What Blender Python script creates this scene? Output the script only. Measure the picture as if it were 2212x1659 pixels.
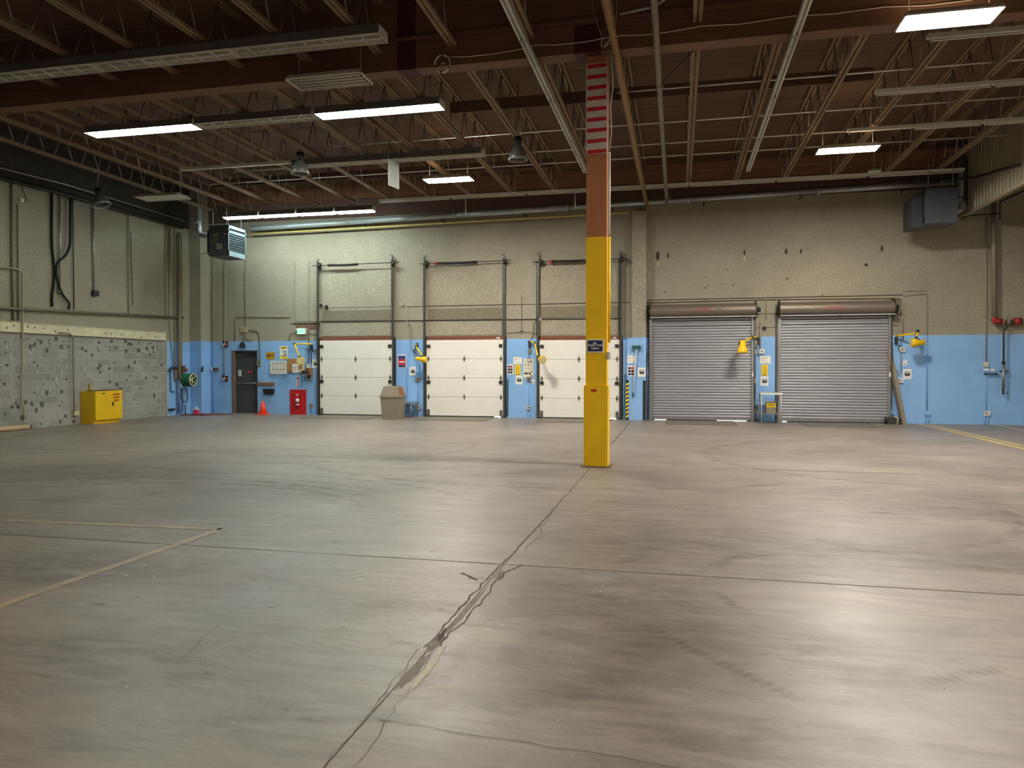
import bpy, math, random
from mathutils import Vector, Matrix
random.seed(7)
for o in list(bpy.data.objects): bpy.data.objects.remove(o)
S = bpy.context.scene
COL = S.collection
# ---------------------------------------------------------------- camera, world, exposure
CAMH = 1.57
YAW, PITCH, FPX = math.radians(12.69), math.radians(-1.2036), 1594.7
cam = bpy.data.cameras.new('camera'); cam.sensor_fit = 'HORIZONTAL'; cam.sensor_width = 36.0
cam.lens = FPX / 2212 * 36.0; cam.clip_start = .05; cam.clip_end = 300
co = bpy.data.objects.new('camera', cam); COL.objects.link(co)
co.location = (0, 0, CAMH); co.rotation_euler = (math.pi/2 + PITCH, 0, YAW); S.camera = co
w = bpy.data.worlds.new('daylight'); S.world = w; w.use_nodes = True
w.node_tree.nodes['Background'].inputs[0].default_value = (.85, .93, 1, 1)
w.node_tree.nodes['Background'].inputs[1].default_value = 1.0
vs = S.view_settings; vs.view_transform = 'Standard'; vs.look = 'None'; vs.gamma = 1.0; vs.use_curve_mapping = False
vs.exposure = 2.1
S.cycles.max_bounces = 6; S.cycles.diffuse_bounces = 4; S.cycles.glossy_bounces = 3
S.cycles.sample_clamp_indirect = 6.0
LED_POWER, TUBE_POWER = 84.0, 34.0
LED_COL, TUBE_COL = (1, .93, .83), (.84, 1, .96)

# ---------------------------------------------------------------- sight lines measured on the real planes of the room
YW, XL = 23.0, -16.5            # back wall plane, left wall plane
_f = Vector((-math.sin(YAW)*math.cos(PITCH), math.cos(YAW)*math.cos(PITCH), math.sin(PITCH)))
_r = Vector((math.cos(YAW), math.sin(YAW), 0)); _u = _r.cross(_f)
def _ray(x, y): return _r*((x-1106)/FPX) - _u*((y-829.5)/FPX) + _f
def onplane(x, y, ax, v):
    d = _ray(x, y); c = Vector((0, 0, CAMH)); return c + d*((v-c[ax])/d[ax])
def B(x, y, d=0.0): return onplane(x, y, 1, YW-d)       # a point of the back wall, d in front of it
def L(x, y, d=0.0): return onplane(x, y, 0, XL+d)       # a point of the left wall
def F(x, y): return onplane(x, y, 2, 0.0)               # a point of the floor

# ---------------------------------------------------------------- materials
def lin(c):
    return tuple(((v/255)/12.92 if v/255 <= .04045 else (((v/255)+.055)/1.055)**2.4) for v in c)
MATS = {}
def nodes(name):
    m = bpy.data.materials.new(name); m.use_nodes = True; MATS[name] = m
    nt = m.node_tree; b = nt.nodes['Principled BSDF']; return m, nt, b
def N(nt, t, **k):
    n = nt.nodes.new(t)
    for a, v in k.items():
        if a in n.inputs.keys(): n.inputs[a].default_value = v
        else: setattr(n, a, v)
    return n
def noise(nt, vec, scale, detail=4, rough=.6, dist=0):
    n = nt.nodes.new('ShaderNodeTexNoise'); n.inputs['Scale'].default_value = scale; n.inputs['Detail'].default_value = detail
    n.inputs['Roughness'].default_value = rough; n.inputs['Distortion'].default_value = dist
    nt.links.new(vec, n.inputs['Vector']); return n.outputs['Fac']
def ramp(nt, fac, stops):
    n = nt.nodes.new('ShaderNodeValToRGB'); cr = n.color_ramp
    while len(cr.elements) < len(stops): cr.elements.new(.5)
    for e, (p, c) in zip(cr.elements, stops): e.position = p; e.color = (*c, 1) if len(c) == 3 else c
    nt.links.new(fac, n.inputs['Fac']); return n.outputs['Color']
def mix(nt, a, b, fac, mode='MIX'):
    n = nt.nodes.new('ShaderNodeMix'); n.data_type = 'RGBA'; n.blend_type = mode
    for s, v in ((0, fac), (6, a), (7, b)):
        if isinstance(v, (int, float)): n.inputs[s].default_value = v
        elif isinstance(v, tuple): n.inputs[s].default_value = (*v[:3], 1)
        else: nt.links.new(v, n.inputs[s])
    return n.outputs[2]
def pos(nt, sx=1, sy=1, sz=1):
    g = nt.nodes.new('ShaderNodeNewGeometry')
    if (sx, sy, sz) == (1, 1, 1): return g.outputs['Position']
    m = nt.nodes.new('ShaderNodeMapping'); m.inputs['Scale'].default_value = (sx, sy, sz)
    nt.links.new(g.outputs['Position'], m.inputs['Vector']); return m.outputs['Vector']
def bump(nt, b, fac, strength, dist=.01):
    n = nt.nodes.new('ShaderNodeBump'); n.inputs['Strength'].default_value = strength; n.inputs['Distance'].default_value = dist
    nt.links.new(fac, n.inputs['Height']); nt.links.new(n.outputs['Normal'], b.inputs['Normal'])
def plain(name, c, rough=.6, metal=0.0, var=.12, scale=6.0, bmp=0.0, spec=.4, stretch=(1, 1, 1)):
    if name in MATS: return MATS[name]
    m, nt, b = nodes(name); c = lin(c)
    f = noise(nt, pos(nt, *stretch), scale, 5, .65)
    lo = tuple(v*(1-var) for v in c); hi = tuple(min(1, v*(1+var)) for v in c)
    nt.links.new(ramp(nt, f, [(.3, lo), (.7, hi)]), b.inputs['Base Color'])
    b.inputs['Roughness'].default_value = rough; b.inputs['Metallic'].default_value = metal
    b.inputs['Specular IOR Level'].default_value = spec
    if bmp: bump(nt, b, noise(nt, pos(nt), scale*8, 3), bmp)
    return m
def glow(name, col, power):
    m, nt, b = nodes(name)
    b.inputs['Base Color'].default_value = (.9, .9, .88, 1)
    b.inputs['Emission Color'].default_value = (*col, 1); b.inputs['Emission Strength'].default_value = power
    return m

def floor_mat():
    m, nt, b = nodes('worn_concrete_floor')
    p = pos(nt)
    big = noise(nt, p, .22, 5, .6, .6); mid = noise(nt, p, 1.3, 6, .7, .4); fine = noise(nt, p, 30, 6, .75)
    strk = noise(nt, pos(nt, .5, 3.2, 1), 1.6, 8, .72, 1.2)
    c = ramp(nt, big, [(.28, lin((112, 103, 94))), (.52, lin((129, 119, 109))), (.75, lin((144, 134, 122)))])
    c = mix(nt, c, ramp(nt, mid, [(.3, (.42, .42, .42)), (.7, (.62, .62, .62))]), .55, 'OVERLAY')
    c = mix(nt, c, ramp(nt, strk, [(.32, (.36, .35, .34)), (.5, (.5, .5, .5)), (.72, (.62, .62, .61))]), .8, 'OVERLAY')
    c = mix(nt, c, ramp(nt, fine, [(.3, (.4, .4, .4)), (.7, (.6, .6, .6))]), .35, 'OVERLAY')
    # long soft smears of dust and rubber, then pale worn flecks
    sm = noise(nt, pos(nt, .8, 2.4, 1), .9, 10, .78, 2.2)
    c = mix(nt, c, ramp(nt, sm, [(.36, (.37, .36, .36)), (.5, (.5, .5, .5)), (.64, (.6, .6, .58))]), .85, 'OVERLAY')
    fl = noise(nt, pos(nt, 1, 2.0, 1), 11, 9, .82, 1.5)
    c = mix(nt, c, lin((178, 170, 155)), ramp(nt, fl, [(.56, (0, 0, 0)), (.8, (.5, .5, .5))]))
    nt.links.new(c, b.inputs['Base Color'])
    nt.links.new(ramp(nt, mid, [(.25, (.33,)*3), (.75, (.52,)*3)]), b.inputs['Roughness'])
    b.inputs['Specular IOR Level'].default_value = .45
    bump(nt, b, strk, .12, .01); return m
def wall_mat(name, base, blue_to, speck=.5, blue=(112, 160, 214)):
    m, nt, b = nodes(name); g = nt.nodes.new('ShaderNodeNewGeometry')
    p = g.outputs['Position']
    big = noise(nt, p, .35, 4, .6, .5); fine = noise(nt, p, 30, 6, .8); mid = noise(nt, p, 3, 6, .75)
    bs = lin(base)
    c = ramp(nt, big, [(.3, tuple(v*.86 for v in bs)), (.7, tuple(v*1.1 for v in bs))])
    c = mix(nt, c, ramp(nt, mid, [(.3, (.43,)*3), (.7, (.57,)*3)]), .5, 'OVERLAY')
    c = mix(nt, c, ramp(nt, fine, [(.3, (.2,)*3), (.5, (.5,)*3), (.72, (.78,)*3)]), speck, 'OVERLAY')
    if blue_to:
        sx = nt.nodes.new('ShaderNodeSeparateXYZ'); nt.links.new(p, sx.inputs[0])
        lt = nt.nodes.new('ShaderNodeMath'); lt.operation = 'LESS_THAN'; lt.inputs[1].default_value = blue_to
        nt.links.new(sx.outputs[2], lt.inputs[0])
        bc = lin(blue)
        bl = ramp(nt, noise(nt, p, 1.2, 5, .7, .6), [(.3, tuple(v*.9 for v in bc)), (.7, tuple(v*1.07 for v in bc))])
        bl = mix(nt, bl, lin((96, 120, 150)), ramp(nt, noise(nt, p, 5, 8, .8, 1), [(.68, (0, 0, 0)), (.8, (.4,)*3)]))
        c = mix(nt, c, bl, lt.outputs[0])
    nt.links.new(c, b.inputs['Base Color']); b.inputs['Roughness'].default_value = .75
    b.inputs['Specular IOR Level'].default_value = .25
    bump(nt, b, fine, .35, .008); return m
def wood(name, c, axis, var=.25, rough=.7, scale=3.0):
    m, nt, b = nodes(name); st = {'x': (.35, 9, 9), 'y': (9, .35, 9), 'z': (9, 9, .35)}[axis]
    f = noise(nt, pos(nt, *st), scale, 6, .7, .6); g2 = noise(nt, pos(nt), .6, 3)
    c = lin(c)
    col = ramp(nt, f, [(.25, tuple(v*(1-var) for v in c)), (.5, c), (.75, tuple(v*(1+var) for v in c))])
    col = mix(nt, col, ramp(nt, g2, [(.3, (.4,)*3), (.7, (.6,)*3)]), .5, 'OVERLAY')
    nt.links.new(col, b.inputs['Base Color']); b.inputs['Roughness'].default_value = rough
    b.inputs['Specular IOR Level'].default_value = .25
    bump(nt, b, f, .15, .004); return m
def block_mat(name, c):
    m, nt, b = nodes(name); p = pos(nt); c = lin(c)
    fine = noise(nt, p, 40, 5, .8); oi = nt.nodes.new('ShaderNodeObjectInfo')
    col = ramp(nt, oi.outputs['Random'], [(0, tuple(v*.84 for v in c)), (1, tuple(v*1.14 for v in c))])
    col = mix(nt, col, ramp(nt, fine, [(.3, (.36,)*3), (.7, (.64,)*3)]), .5, 'OVERLAY')
    col = mix(nt, col, ramp(nt, noise(nt, p, .8, 4), [(.3, (.42,)*3), (.7, (.58,)*3)]), .6, 'OVERLAY')
    nt.links.new(col, b.inputs['Base Color']); b.inputs['Roughness'].default_value = .85
    b.inputs['Specular IOR Level'].default_value = .2; bump(nt, b, fine, .4, .006); return m
def paint_line(name, c, wear):
    m, nt, b = nodes(name); p = pos(nt)
    f = noise(nt, p, 7, 8, .75, .8)
    col = mix(nt, lin((134, 124, 107)), lin(c), ramp(nt, f, [(wear-.12, (0, 0, 0)), (wear+.12, (1, 1, 1))]))
    nt.links.new(col, b.inputs['Base Color']); b.inputs['Roughness'].default_value = .45; return m
def faded(name, c, alpha, scale=6, lo=.4, hi=.62, stretch=(1, 1, 1)):
    """a stain that lies on the concrete: coloured only where its noise says so"""
    m, nt, b = nodes(name)
    f = noise(nt, pos(nt, *stretch), scale, 6, .75, .6)
    a = ramp(nt, f, [(lo, (0, 0, 0)), (hi, (alpha,)*3)])
    uv = nt.nodes.new('ShaderNodeTexCoord'); sp = nt.nodes.new('ShaderNodeSeparateXYZ'); nt.links.new(uv.outputs['UV'], sp.inputs[0])
    e = nt.nodes.new('ShaderNodeMath'); e.operation = 'MULTIPLY'
    sep = nt.nodes.new('ShaderNodeSeparateColor'); nt.links.new(a, sep.inputs[0])
    nt.links.new(sep.outputs[0], e.inputs[0]); nt.links.new(sp.outputs[0], e.inputs[1])
    nt.links.new(e.outputs[0], b.inputs['Alpha'])
    b.inputs['Base Color'].default_value = (*lin(c), 1); b.inputs['Roughness'].default_value = .45
    return m

FLOOR = floor_mat()
WALLB = wall_mat('stucco_over_blue_paint', (152, 146, 128), 2.515, 1.0, (136, 180, 228))
WALLL = wall_mat('left_stucco_over_blue_paint', (148, 142, 122), 2.47, 1.0, (136, 180, 228))
WALLP = wall_mat('bare_stucco', (153, 146, 128), 0, .75)
WALLD = wall_mat('darker_stucco_patch', (122, 114, 96), 0, .7)
BLUE = plain('sky_blue_paint', (136, 180, 228), .6, var=.08)
BLOCKM = block_mat('grey_concrete_block', (150, 148, 140)); MORTAR = plain('mortar', (176, 173, 162), .9)
GLULAM = wood('red_brown_laminated_timber', (116, 86, 68), 'x', .22)
GLULAMZ = wood('upright_laminated_timber', (172, 114, 76), 'z', .22)
JOISTW = wood('tan_joist_timber', (132, 110, 84), 'y', .25)
DECKW = wood('roof_plywood', (100, 76, 60), 'x', .22, .8, 1.5); LEDGERW = wood('ledger_timber', (140, 100, 78), 'x', .25)
DARKW = wood('dark_timber', (98, 76, 66), 'x', .2); HEADW = wood('door_header_timber', (118, 72, 54), 'x', .25)
PLANKW = wood('grey_weathered_timber', (128, 120, 104), 'z', .15); RAWW = wood('raw_timber', (146, 96, 62), 'x', .2)
BLACK = plain('black_void', (10, 9, 8), .9); RUB = plain('black_rubber', (24, 24, 25), .7)
DKSTEEL = plain('dark_steel', (58, 57, 54), .5, .5, .2); STEEL = plain('galvanised_steel', (150, 152, 150), .4, .7, .15)
SILV = plain('silver_duct', (176, 186, 188), .35, .35, .12); TUBEM = plain('web_tube_steel', (150, 145, 135), .42, .75)
GREYP = plain('grey_conduit', (134, 128, 112), .5, .2); TANP = plain('tan_conduit', (160, 148, 120), .55)
WHITEP = plain('white_enamel', (214, 212, 202), .4, var=.05); DUSTY = plain('dusty_grey_enamel', (112, 112, 110), .5, var=.15)
OFFW = plain('unlit_white_reflector', (205, 202, 190), .5, var=.06); DOORW = plain('white_door_skin', (228, 224, 214), .55, var=.04, scale=2)
CREAM = plain('cream_painted_steel', (205, 198, 165), .6, var=.14, scale=4)
YEL = plain('safety_yellow', (246, 198, 20), .42, var=.07, scale=2.5); YELD = plain('cabinet_yellow', (226, 182, 22), .4, var=.1, scale=4)
YELL = plain('lamp_yellow', (240, 195, 30), .38); REDM = plain('sign_red', (188, 30, 36), .5); RED2 = plain('pipe_red', (150, 44, 38), .45)
SLATM = plain('grey_slat_steel', (152, 152, 156), .48, .35, .12, 2, stretch=(.3, 1, 12)); HOODM = plain('brown_grey_hood', (116, 106, 94), .42, .4, .1)
GUIDEM = plain('guide_steel', (146, 147, 146), .4, .6); HEATM = plain('blue_grey_heater', (86, 90, 98), .45, .3); HEATF = plain('pale_heater_front', (136, 156, 164), .4, .3)
BINM = plain('tan_bin_plastic', (136, 126, 108), .6, var=.12, scale=5); CORK = plain('cork', (166, 124, 74), .85)
PAPER = plain('white_paper', (232, 230, 222), .7, var=.03); INK = plain('dark_ink', (40, 42, 48), .6); DOORG = plain('dark_grey_door', (66, 67, 66), .5, var=.08)
ORNG = plain('cone_orange', (250, 74, 42), .5); NAVY = plain('navy_enamel', (28, 40, 84), .4); GRNH = plain('green_hose', (36, 104, 66), .45)
CREAMPL = plain('cream_plastic', (206, 196, 160), .5); MAROON = plain('maroon_primer', (74, 30, 36), .7); POSTR = plain('poster_red', (196, 52, 62), .5)
POSTB = plain('poster_blue', (56, 66, 118), .5); GREYL = plain('light_grey', (176, 178, 176), .5); TEAL = plain('dark_green_metal', (44, 92, 84), .5)
PINK = plain('pink_fluid', (228, 60, 92), .3); CLEARP = plain('clear_bottle_plastic', (196, 206, 224), .25); YSIGN = plain('sign_yellow', (238, 208, 28), .5)
GOLD = plain('ochre_sign', (190, 142, 34), .6); BRNB = plain('brown_board', (150, 98, 64), .7); CARD = plain('cardboard_tube', (196, 168, 128), .8)
GRIDP = plain('corrugated_cream_steel', (150, 144, 122), .5, .3); GRNP = plain('smudge_green', (150, 158, 138), .5); WIRE = plain('white_cable', (214, 208, 192), .5)
LEDM = glow('lit_panel', LED_COL, LED_POWER); TUBEL = glow('lit_tube', TUBE_COL, TUBE_POWER); GREENL = glow('green_exit_glow', (.04, 1, .40), .30)
ROWL = glow('lit_row_lens', TUBE_COL, 17.0)
LEDFAR = glow('lit_panel_unseen', LED_COL, LED_POWER*.46)  # weaker glow for the unseen panels, set to balance the light
UPL = glow('added_upward_glow', (1, .72, .45), 3.5)  # weak upward glow added on lit panels to brighten the deck
STRIPEM = None

# ---------------------------------------------------------------- builders
LOC = {}
class MB:
    def __init__(s): s.v = []; s.f = []; s.sm = False
    def add(s, vs, fs):
        n = len(s.v); s.v += [tuple(v) for v in vs]; s.f += [tuple(i+n for i in f) for f in fs]; return s
    def box(s, x0, x1, y0, y1, z0, z1):
        if x0 > x1: x0, x1 = x1, x0
        if y0 > y1: y0, y1 = y1, y0
        if z0 > z1: z0, z1 = z1, z0
        return s.add([(x0,y0,z0),(x1,y0,z0),(x1,y1,z0),(x0,y1,z0),(x0,y0,z1),(x1,y0,z1),(x1,y1,z1),(x0,y1,z1)],
                     [(0,3,2,1),(4,5,6,7),(0,1,5,4),(1,2,6,5),(2,3,7,6),(3,0,4,7)])
    def hexa(s, b, t):      # bottom ring, top ring
        n = len(b); return s.add(list(b)+list(t), [tuple(range(n-1, -1, -1)), tuple(range(n, 2*n))] + [(i, (i+1) % n, n+(i+1) % n, n+i) for i in range(n)])
    def prism_x(s, prof, x0, x1):   # prof (y,z)
        return s.hexa([(x0, y, z) for y, z in prof], [(x1, y, z) for y, z in prof])
    def prism_y(s, prof, y0, y1):
        return s.hexa([(x, y0, z) for x, z in prof], [(x, y1, z) for x, z in prof])
    def prism_z(s, prof, z0, z1):
        return s.hexa([(x, y, z0) for x, y in prof], [(x, y, z1) for x, y in prof])
    def tube(s, pts, r, n=8, cap=True):
        pts = [Vector(p) for p in pts]; rs = r if isinstance(r, (list, tuple)) else [r]*len(pts)
        rings = []; up = None
        for i, p in enumerate(pts):
            a = pts[max(0, i-1)]; b = pts[min(len(pts)-1, i+1)]; d = (b-a).normalized()
            if up is None: up = Vector((0, 0, 1)) if abs(d.z) < .9 else Vector((1, 0, 0))
            x = d.cross(up).normalized(); y = x.cross(d).normalized(); up = y
            rings.append([p + x*math.cos(2*math.pi*k/n)*rs[i] + y*math.sin(2*math.pi*k/n)*rs[i] for k in range(n)])
        base = len(s.v)
        for rg in rings: s.v += [tuple(v) for v in rg]
        for i in range(len(pts)-1):
            for k in range(n):
                a = base+i*n; s.f.append((a+k, a+(k+1) % n, a+n+(k+1) % n, a+n+k))
        if cap: s.f.append(tuple(base+k for k in range(n-1, -1, -1))); s.f.append(tuple(base+(len(pts)-1)*n+k for k in range(n)))
        s.sm = True; return s
    def bend(s, pts, r, n=8, rb=.08):      # polyline with rounded corners
        P = [Vector(p) for p in pts]; out = [P[0]]
        for i in range(1, len(P)-1):
            a, b, c = P[i-1], P[i], P[i+1]; q = min(rb, (b-a).length*.45, (c-b).length*.45)
            s0 = b+(a-b).normalized()*q; s1 = b+(c-b).normalized()*q
            for t in (0, .33, .67, 1): out.append(s0*(1-t)**2 + b*2*t*(1-t) + s1*t*t)
        out.append(P[-1]); return s.tube(out, r, n)
    def build(s, name, m, parent=None, loc=None, **tags):
        W = Vector(loc) if loc is not None else (LOC[parent.name] if parent else None)
        if W is None:
            xs = [v[0] for v in s.v]; ys = [v[1] for v in s.v]; zs = [v[2] for v in s.v]
            W = Vector(((min(xs)+max(xs))/2, (min(ys)+max(ys))/2, min(zs)))
        me = bpy.data.meshes.new(name); me.from_pydata([(a-W.x, b-W.y, c-W.z) for a, b, c in s.v], [], s.f)
        me.materials.append(m)
        if s.sm:
            for p in me.polygons: p.use_smooth = len(p.vertices) == 4 and p.area < 4
        o = bpy.data.objects.new(name, me); COL.objects.link(o); place(o, W, parent)
        for k, v in tags.items(): o[k] = v
        return o
def place(o, W, parent):
    LOC[o.name] = Vector(W)
    if parent: o.parent = parent; o.location = Vector(W) - LOC[parent.name]
    else: o.location = W
def tag(o, label=None, cat=None, group=None, kind=None):
    for k, v in (('label', label), ('category', cat), ('group', group), ('kind', kind)):
        if v: o[k] = v
    return o
def thing(name, label, cat, loc, group=None, kind=None):
    o = bpy.data.objects.new(name, None); o.empty_display_size = .1; COL.objects.link(o); place(o, Vector(loc), None)
    return tag(o, label, cat, group, kind)
def share(name, me, W, parent, rot=None, scale=None):
    o = bpy.data.objects.new(name, me); COL.objects.link(o); place(o, Vector(W), parent)
    if rot: o.rotation_euler = rot
    if scale: o.scale = scale
    return o
def bx(x0, x1, y0, y1, z0, z1): return MB().box(x0, x1, y0, y1, z0, z1)
def text(body, size, W, parent, m, name='lettering', rot=(math.pi/2, 0, 0), align='CENTER', sx=1.0, bold=.0):
    c = bpy.data.curves.new(name, 'FONT'); c.body = body; c.size = size; c.align_x = align; c.align_y = 'CENTER'; c.extrude = .0015
    c.offset = bold; c.resolution_u = 2; c.materials.append(m)
    o = bpy.data.objects.new(name, c); COL.objects.link(o); place(o, Vector(W), parent); o.rotation_euler = rot; o.scale = (sx, 1, 1); return o

# ================================================================= FLOOR
floor = bx(-17.5, 17, -9, YW+.35, -.3, -.02).build('floor', BLACK, loc=(0, 0, -.3))
tag(floor, 'worn grey concrete warehouse floor with joints and cracks', None, None, 'structure')
G = .004
for x0, x1 in ((-17.5, -1.355), (-1.355, 17)):
    for y0, y1 in ((-9, -.4), (-.4, 5.73), (5.73, 12.0), (12.0, YW+.35)):
        bx(x0+G, x1-G, y0+G, y1-G*(.4 if y1 == 12.0 else 1), -.02, 0).build('concrete_slab', FLOOR, floor)
CRK = plain('crack_dark', (64, 58, 53), .9); CRKG = plain('crack_fill_grey', (124, 116, 107), .7, var=.2, scale=20); CRKP = plain('pale_repair', (182, 176, 152), .6, var=.15, scale=12)
def ribbon(pts, wid, z=.002, closed=False):
    m = MB(); vs = []
    for i, (x, y) in enumerate(pts):
        a = Vector(pts[max(0, i-1)]); b = Vector(pts[min(len(pts)-1, i+1)]); d = (b-a).normalized(); nrm = Vector((-d.y, d.x)); q = wid[i] if isinstance(wid, list) else wid
        vs += [(x+nrm.x*q, y+nrm.y*q, z), (x-nrm.x*q, y-nrm.y*q, z)]
    m.add(vs, [(2*i+1, 2*i+3, 2*i+2, 2*i) for i in range(len(pts)-1)]); return m
def wiggle(x0, y0, x1, y1, step, amp, wmin, wmax, z=.003, fade=False):
    n = max(3, int(math.hypot(x1-x0, y1-y0)/step)); pts = []; ws = []; a = 0
    for i in range(n+1):
        t = i/n; a = a*.75 + random.uniform(-amp, amp); dx, dy = x1-x0, y1-y0; q = math.hypot(dx, dy)
        pts.append((x0+dx*t-dy/q*a, y0+dy*t+dx/q*a)); ws.append(random.uniform(wmin, wmax)*(1 if not fade else max(.12, math.sin(math.pi*t))))
    return ribbon(pts, ws, z)
CRKL = plain('crack_brown', (84, 76, 69), .9)
for args in ((-1.34, 2.2, -1.40, 3.9, .05, .012, .0012, .0035), (-1.25, 2.35, -1.30, 3.95, .06, .014, .001, .003), (-1.40, 3.9, -1.37, 5.9, .04, .010, .004, .012),
             (-1.31, 3.95, -1.30, 5.5, .05, .018, .003, .010), (-1.37, 5.9, -1.345, 9.5, .06, .012, .004, .010), (-1.30, 6.2, -1.31, 8.0, .06, .02, .002, .007),
             (-1.345, 9.5, -1.34, 11.5, .08, .01, .003, .007), (-1.36, 12.2, -1.36, 22.0, .1, .018, .006, .014), (-1.33, 14, -1.33, 18, .08, .03, .004, .013)):
    wiggle(*args[:6], args[6]*.6, args[7]*.55).build('crack', CRKL, floor)
for args in ((-1.30, 3.05, .35, 2.92, .05, .008, .001, .0022), (-2.6, 3.4, -2.75, 4.0, .06, .01, .001, .002),
             (-1.45, 5.25, -1.62, 5.4, .03, .008, .006, .012), (-1.28, 5.3, -1.22, 5.75, .03, .02, .004, .008)):
    wiggle(*args).build('crack', CRKL, floor)
def blob(cx, cy, rx, ry, n=22, z=.0035, rot=0, jag=.25):
    pts = []
    for k in range(n):
        a = 2*math.pi*k/n; q = 1+random.uniform(-jag, jag); x = rx*q*math.cos(a); y = ry*q*math.sin(a)
        pts.append((cx+x*math.cos(rot)-y*math.sin(rot), cy+x*math.sin(rot)+y*math.cos(rot), z))
    m = MB(); m.add(pts+[(cx, cy, z)], [(k, (k+1) % n, n) for k in range(n)]); return m
for a in ((-1.345, 3.98, .036, .13, 24, .0022), (-1.335, 4.6, .020, .42, 30, .002), (-1.335, 3.6, .03, .22, 24, .002), (-1.34, 5.45, .04, .12, 20, .002)): blob(*a).build('crack_filler', CRKG, floor)
blob(-1.27, 3.66, .022, .30, 26, .0032, .02).build('pale_repair_strip', CRKP, floor)
blob(-1.35, 4.12, .018, .09, 18, .004, .1, .4).build('crack', CRKL, floor)
for a in ((-1.45, 5.30, .10, .03), (-1.5, 4.55, .06, .035), (-1.52, 3.95, .1, .03), (-3.02, 6.15, .09, .035), (-2.05, 6.0, .05, .02), (-3.75, 4.15, .08, .04), (-3.62, 4.35, .06, .02),
          (-3.55, 2.9, .06, .035), (-3.62, 2.82, .04, .02), (-2.35, 3.32, .09, .02), (-1.75, 3.05, .02, .015), (-1.6, 2.98, .08, .02), (-2.6, 4.35, .05, .02)):
    blob(*a, z=.0028, jag=.4).build('dark_scuff', faded('scuff_dark', (70, 62, 54), .55, 25, .3, .6) if 'scuff_dark' not in MATS else MATS['scuff_dark'], floor)
for q in floor.children:
    if q.name.startswith('dark_scuff') and not q.data.uv_layers:
        u = q.data.uv_layers.new(name='uv')
        for l in q.data.loops: u.data[l.index].uv = (1.0 if l.vertex_index == len(q.data.vertices)-1 else .1, 0)
def floor_mark(cx, cy, rx, ry, name, m, rot=0):
    n = 28; m_ = MB(); vs = []
    for q in (1, .55):
        for k in range(n):
            a = 2*math.pi*k/n; x, y = rx*q*math.cos(a), ry*q*math.sin(a); vs.append((cx+x*math.cos(rot)-y*math.sin(rot), cy+x*math.sin(rot)+y*math.cos(rot), .0018))
    vs.append((cx, cy, .0018)); m_.add(vs, [(k, (k+1) % n, n+(k+1) % n, n+k) for k in range(n)]+[(n+k, n+(k+1) % n, 2*n) for k in range(n)])
    o = m_.build(name, m, floor); u = o.data.uv_layers.new(name='uv')
    for l in o.data.loops: u.data[l.index].uv = (0 if l.vertex_index < n else .8 if l.vertex_index < 2*n else 1, 0)
PALEW = faded('pale_wear_sheen', (214, 204, 176), .55, 5, .42, .66, (1, 2.2, 1)); DARKST = faded('dark_wear', (86, 78, 70), .30, 3.2, .36, .68, (.7, 2.4, 1)); PALEC = faded('pale_cool_sheen', (190, 200, 198), .45, 4, .4, .66, (1, 2, 1))
for a in ((-1.95, 5.0, .75, .75), (-1.15, 4.15, .35, .75), (-1.75, 4.2, .4, .6), (-1.2, 3.5, .22, .5)): floor_mark(*a, 'pale_wear_sheen_patch', PALEW)  # pale wear that also paints the lamp highlight beside the crack
for a in ((-3.1, 5.4, .7, .75), (-2.9, 4.6, .6, .5), (-.6, 5.55, .35, .25)): floor_mark(*a, 'pale_wear_sheen_patch', PALEC)  # cool patches paint the tube row's reflection onto the concrete
for a in ((-.4, 5.0, 1.0, .9), (.3, 6.6, 1.6, 1.3), (-.3, 3.9, .9, .7, .5), (.6, 4.3, 1.0, .6, -.6), (-4.6, 4.9, 1.3, .6), (-5.2, 8.6, 1.8, 1.0), (.2, 3.1, .8, .5, .3), (2.2, 6.8, 1.3, .7), (-3.2, 3.3, .9, .5), (-8.5, 9.5, 2, 1.2), (3.5, 9.5, 2.4, 1.2), (-4.4, 12.2, 2.6, .5)): floor_mark(*a[:4], 'dark_wear_patch', DARKST, *a[4:])
# tyre scrub marks: arcs left by the lift trucks, and two cleated tread prints
TYRE = faded('tyre_mark', (92, 83, 72), .30, 3.5, .42, .72)
def arc_mark(cx, cy, r, a0, a1, wd, z=.0025):
    n = 40; pts = [(cx+r*math.cos(math.radians(a0+(a1-a0)*i/n)), cy+r*.8*math.sin(math.radians(a0+(a1-a0)*i/n))) for i in range(n+1)]
    m = MB(); vs = []
    for i, (x, y) in enumerate(pts):
        d = Vector((x-cx, y-cy)).normalized()
        for q in (-1, -.4, .4, 1): vs.append((x+d.x*wd*q, y+d.y*wd*q, z))
    m.add(vs, [(4*i+k, 4*i+k+1, 4*i+5+k, 4*i+4+k) for i in range(n) for k in range(3)])
    o = m.build('tyre_mark', TYRE, floor); u = o.data.uv_layers.new(name='uv'); nv = len(vs)
    for l in o.data.loops:
        i, k = divmod(l.vertex_index, 4); e = min(i, n-i)/8; u.data[l.index].uv = ((1 if k in (1, 2) else 0)*min(1, e), 0)
for a in ((-6, 6.6, 2.9, 20, 160, .10), (-6, 6.6, 3.25, 30, 165, .07), (-6.4, 6.3, 3.7, 25, 150, .12), (-6.2, 6.2, 4.1, 40, 150, .07), (-6, 6.2, 4.6, 30, 140, .10),
          (-5.2, 8.0, 1.2, 60, 200, .05), (2.0, 6.6, 2.6, 10, 120, .08), (4, 9, 3.6, 200, 300, .1),
          (0.5, 9.0, 3.0, 290, 380, .1), (-2, 13.5, 5, 200, 330, .14), (5, 14, 4.5, 100, 250, .14), (-8, 14, 4, 250, 400, .12)):
    arc_mark(*a)
TREAD = faded('tread_print', (90, 80, 70), .42, 9, .3, .7)
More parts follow.
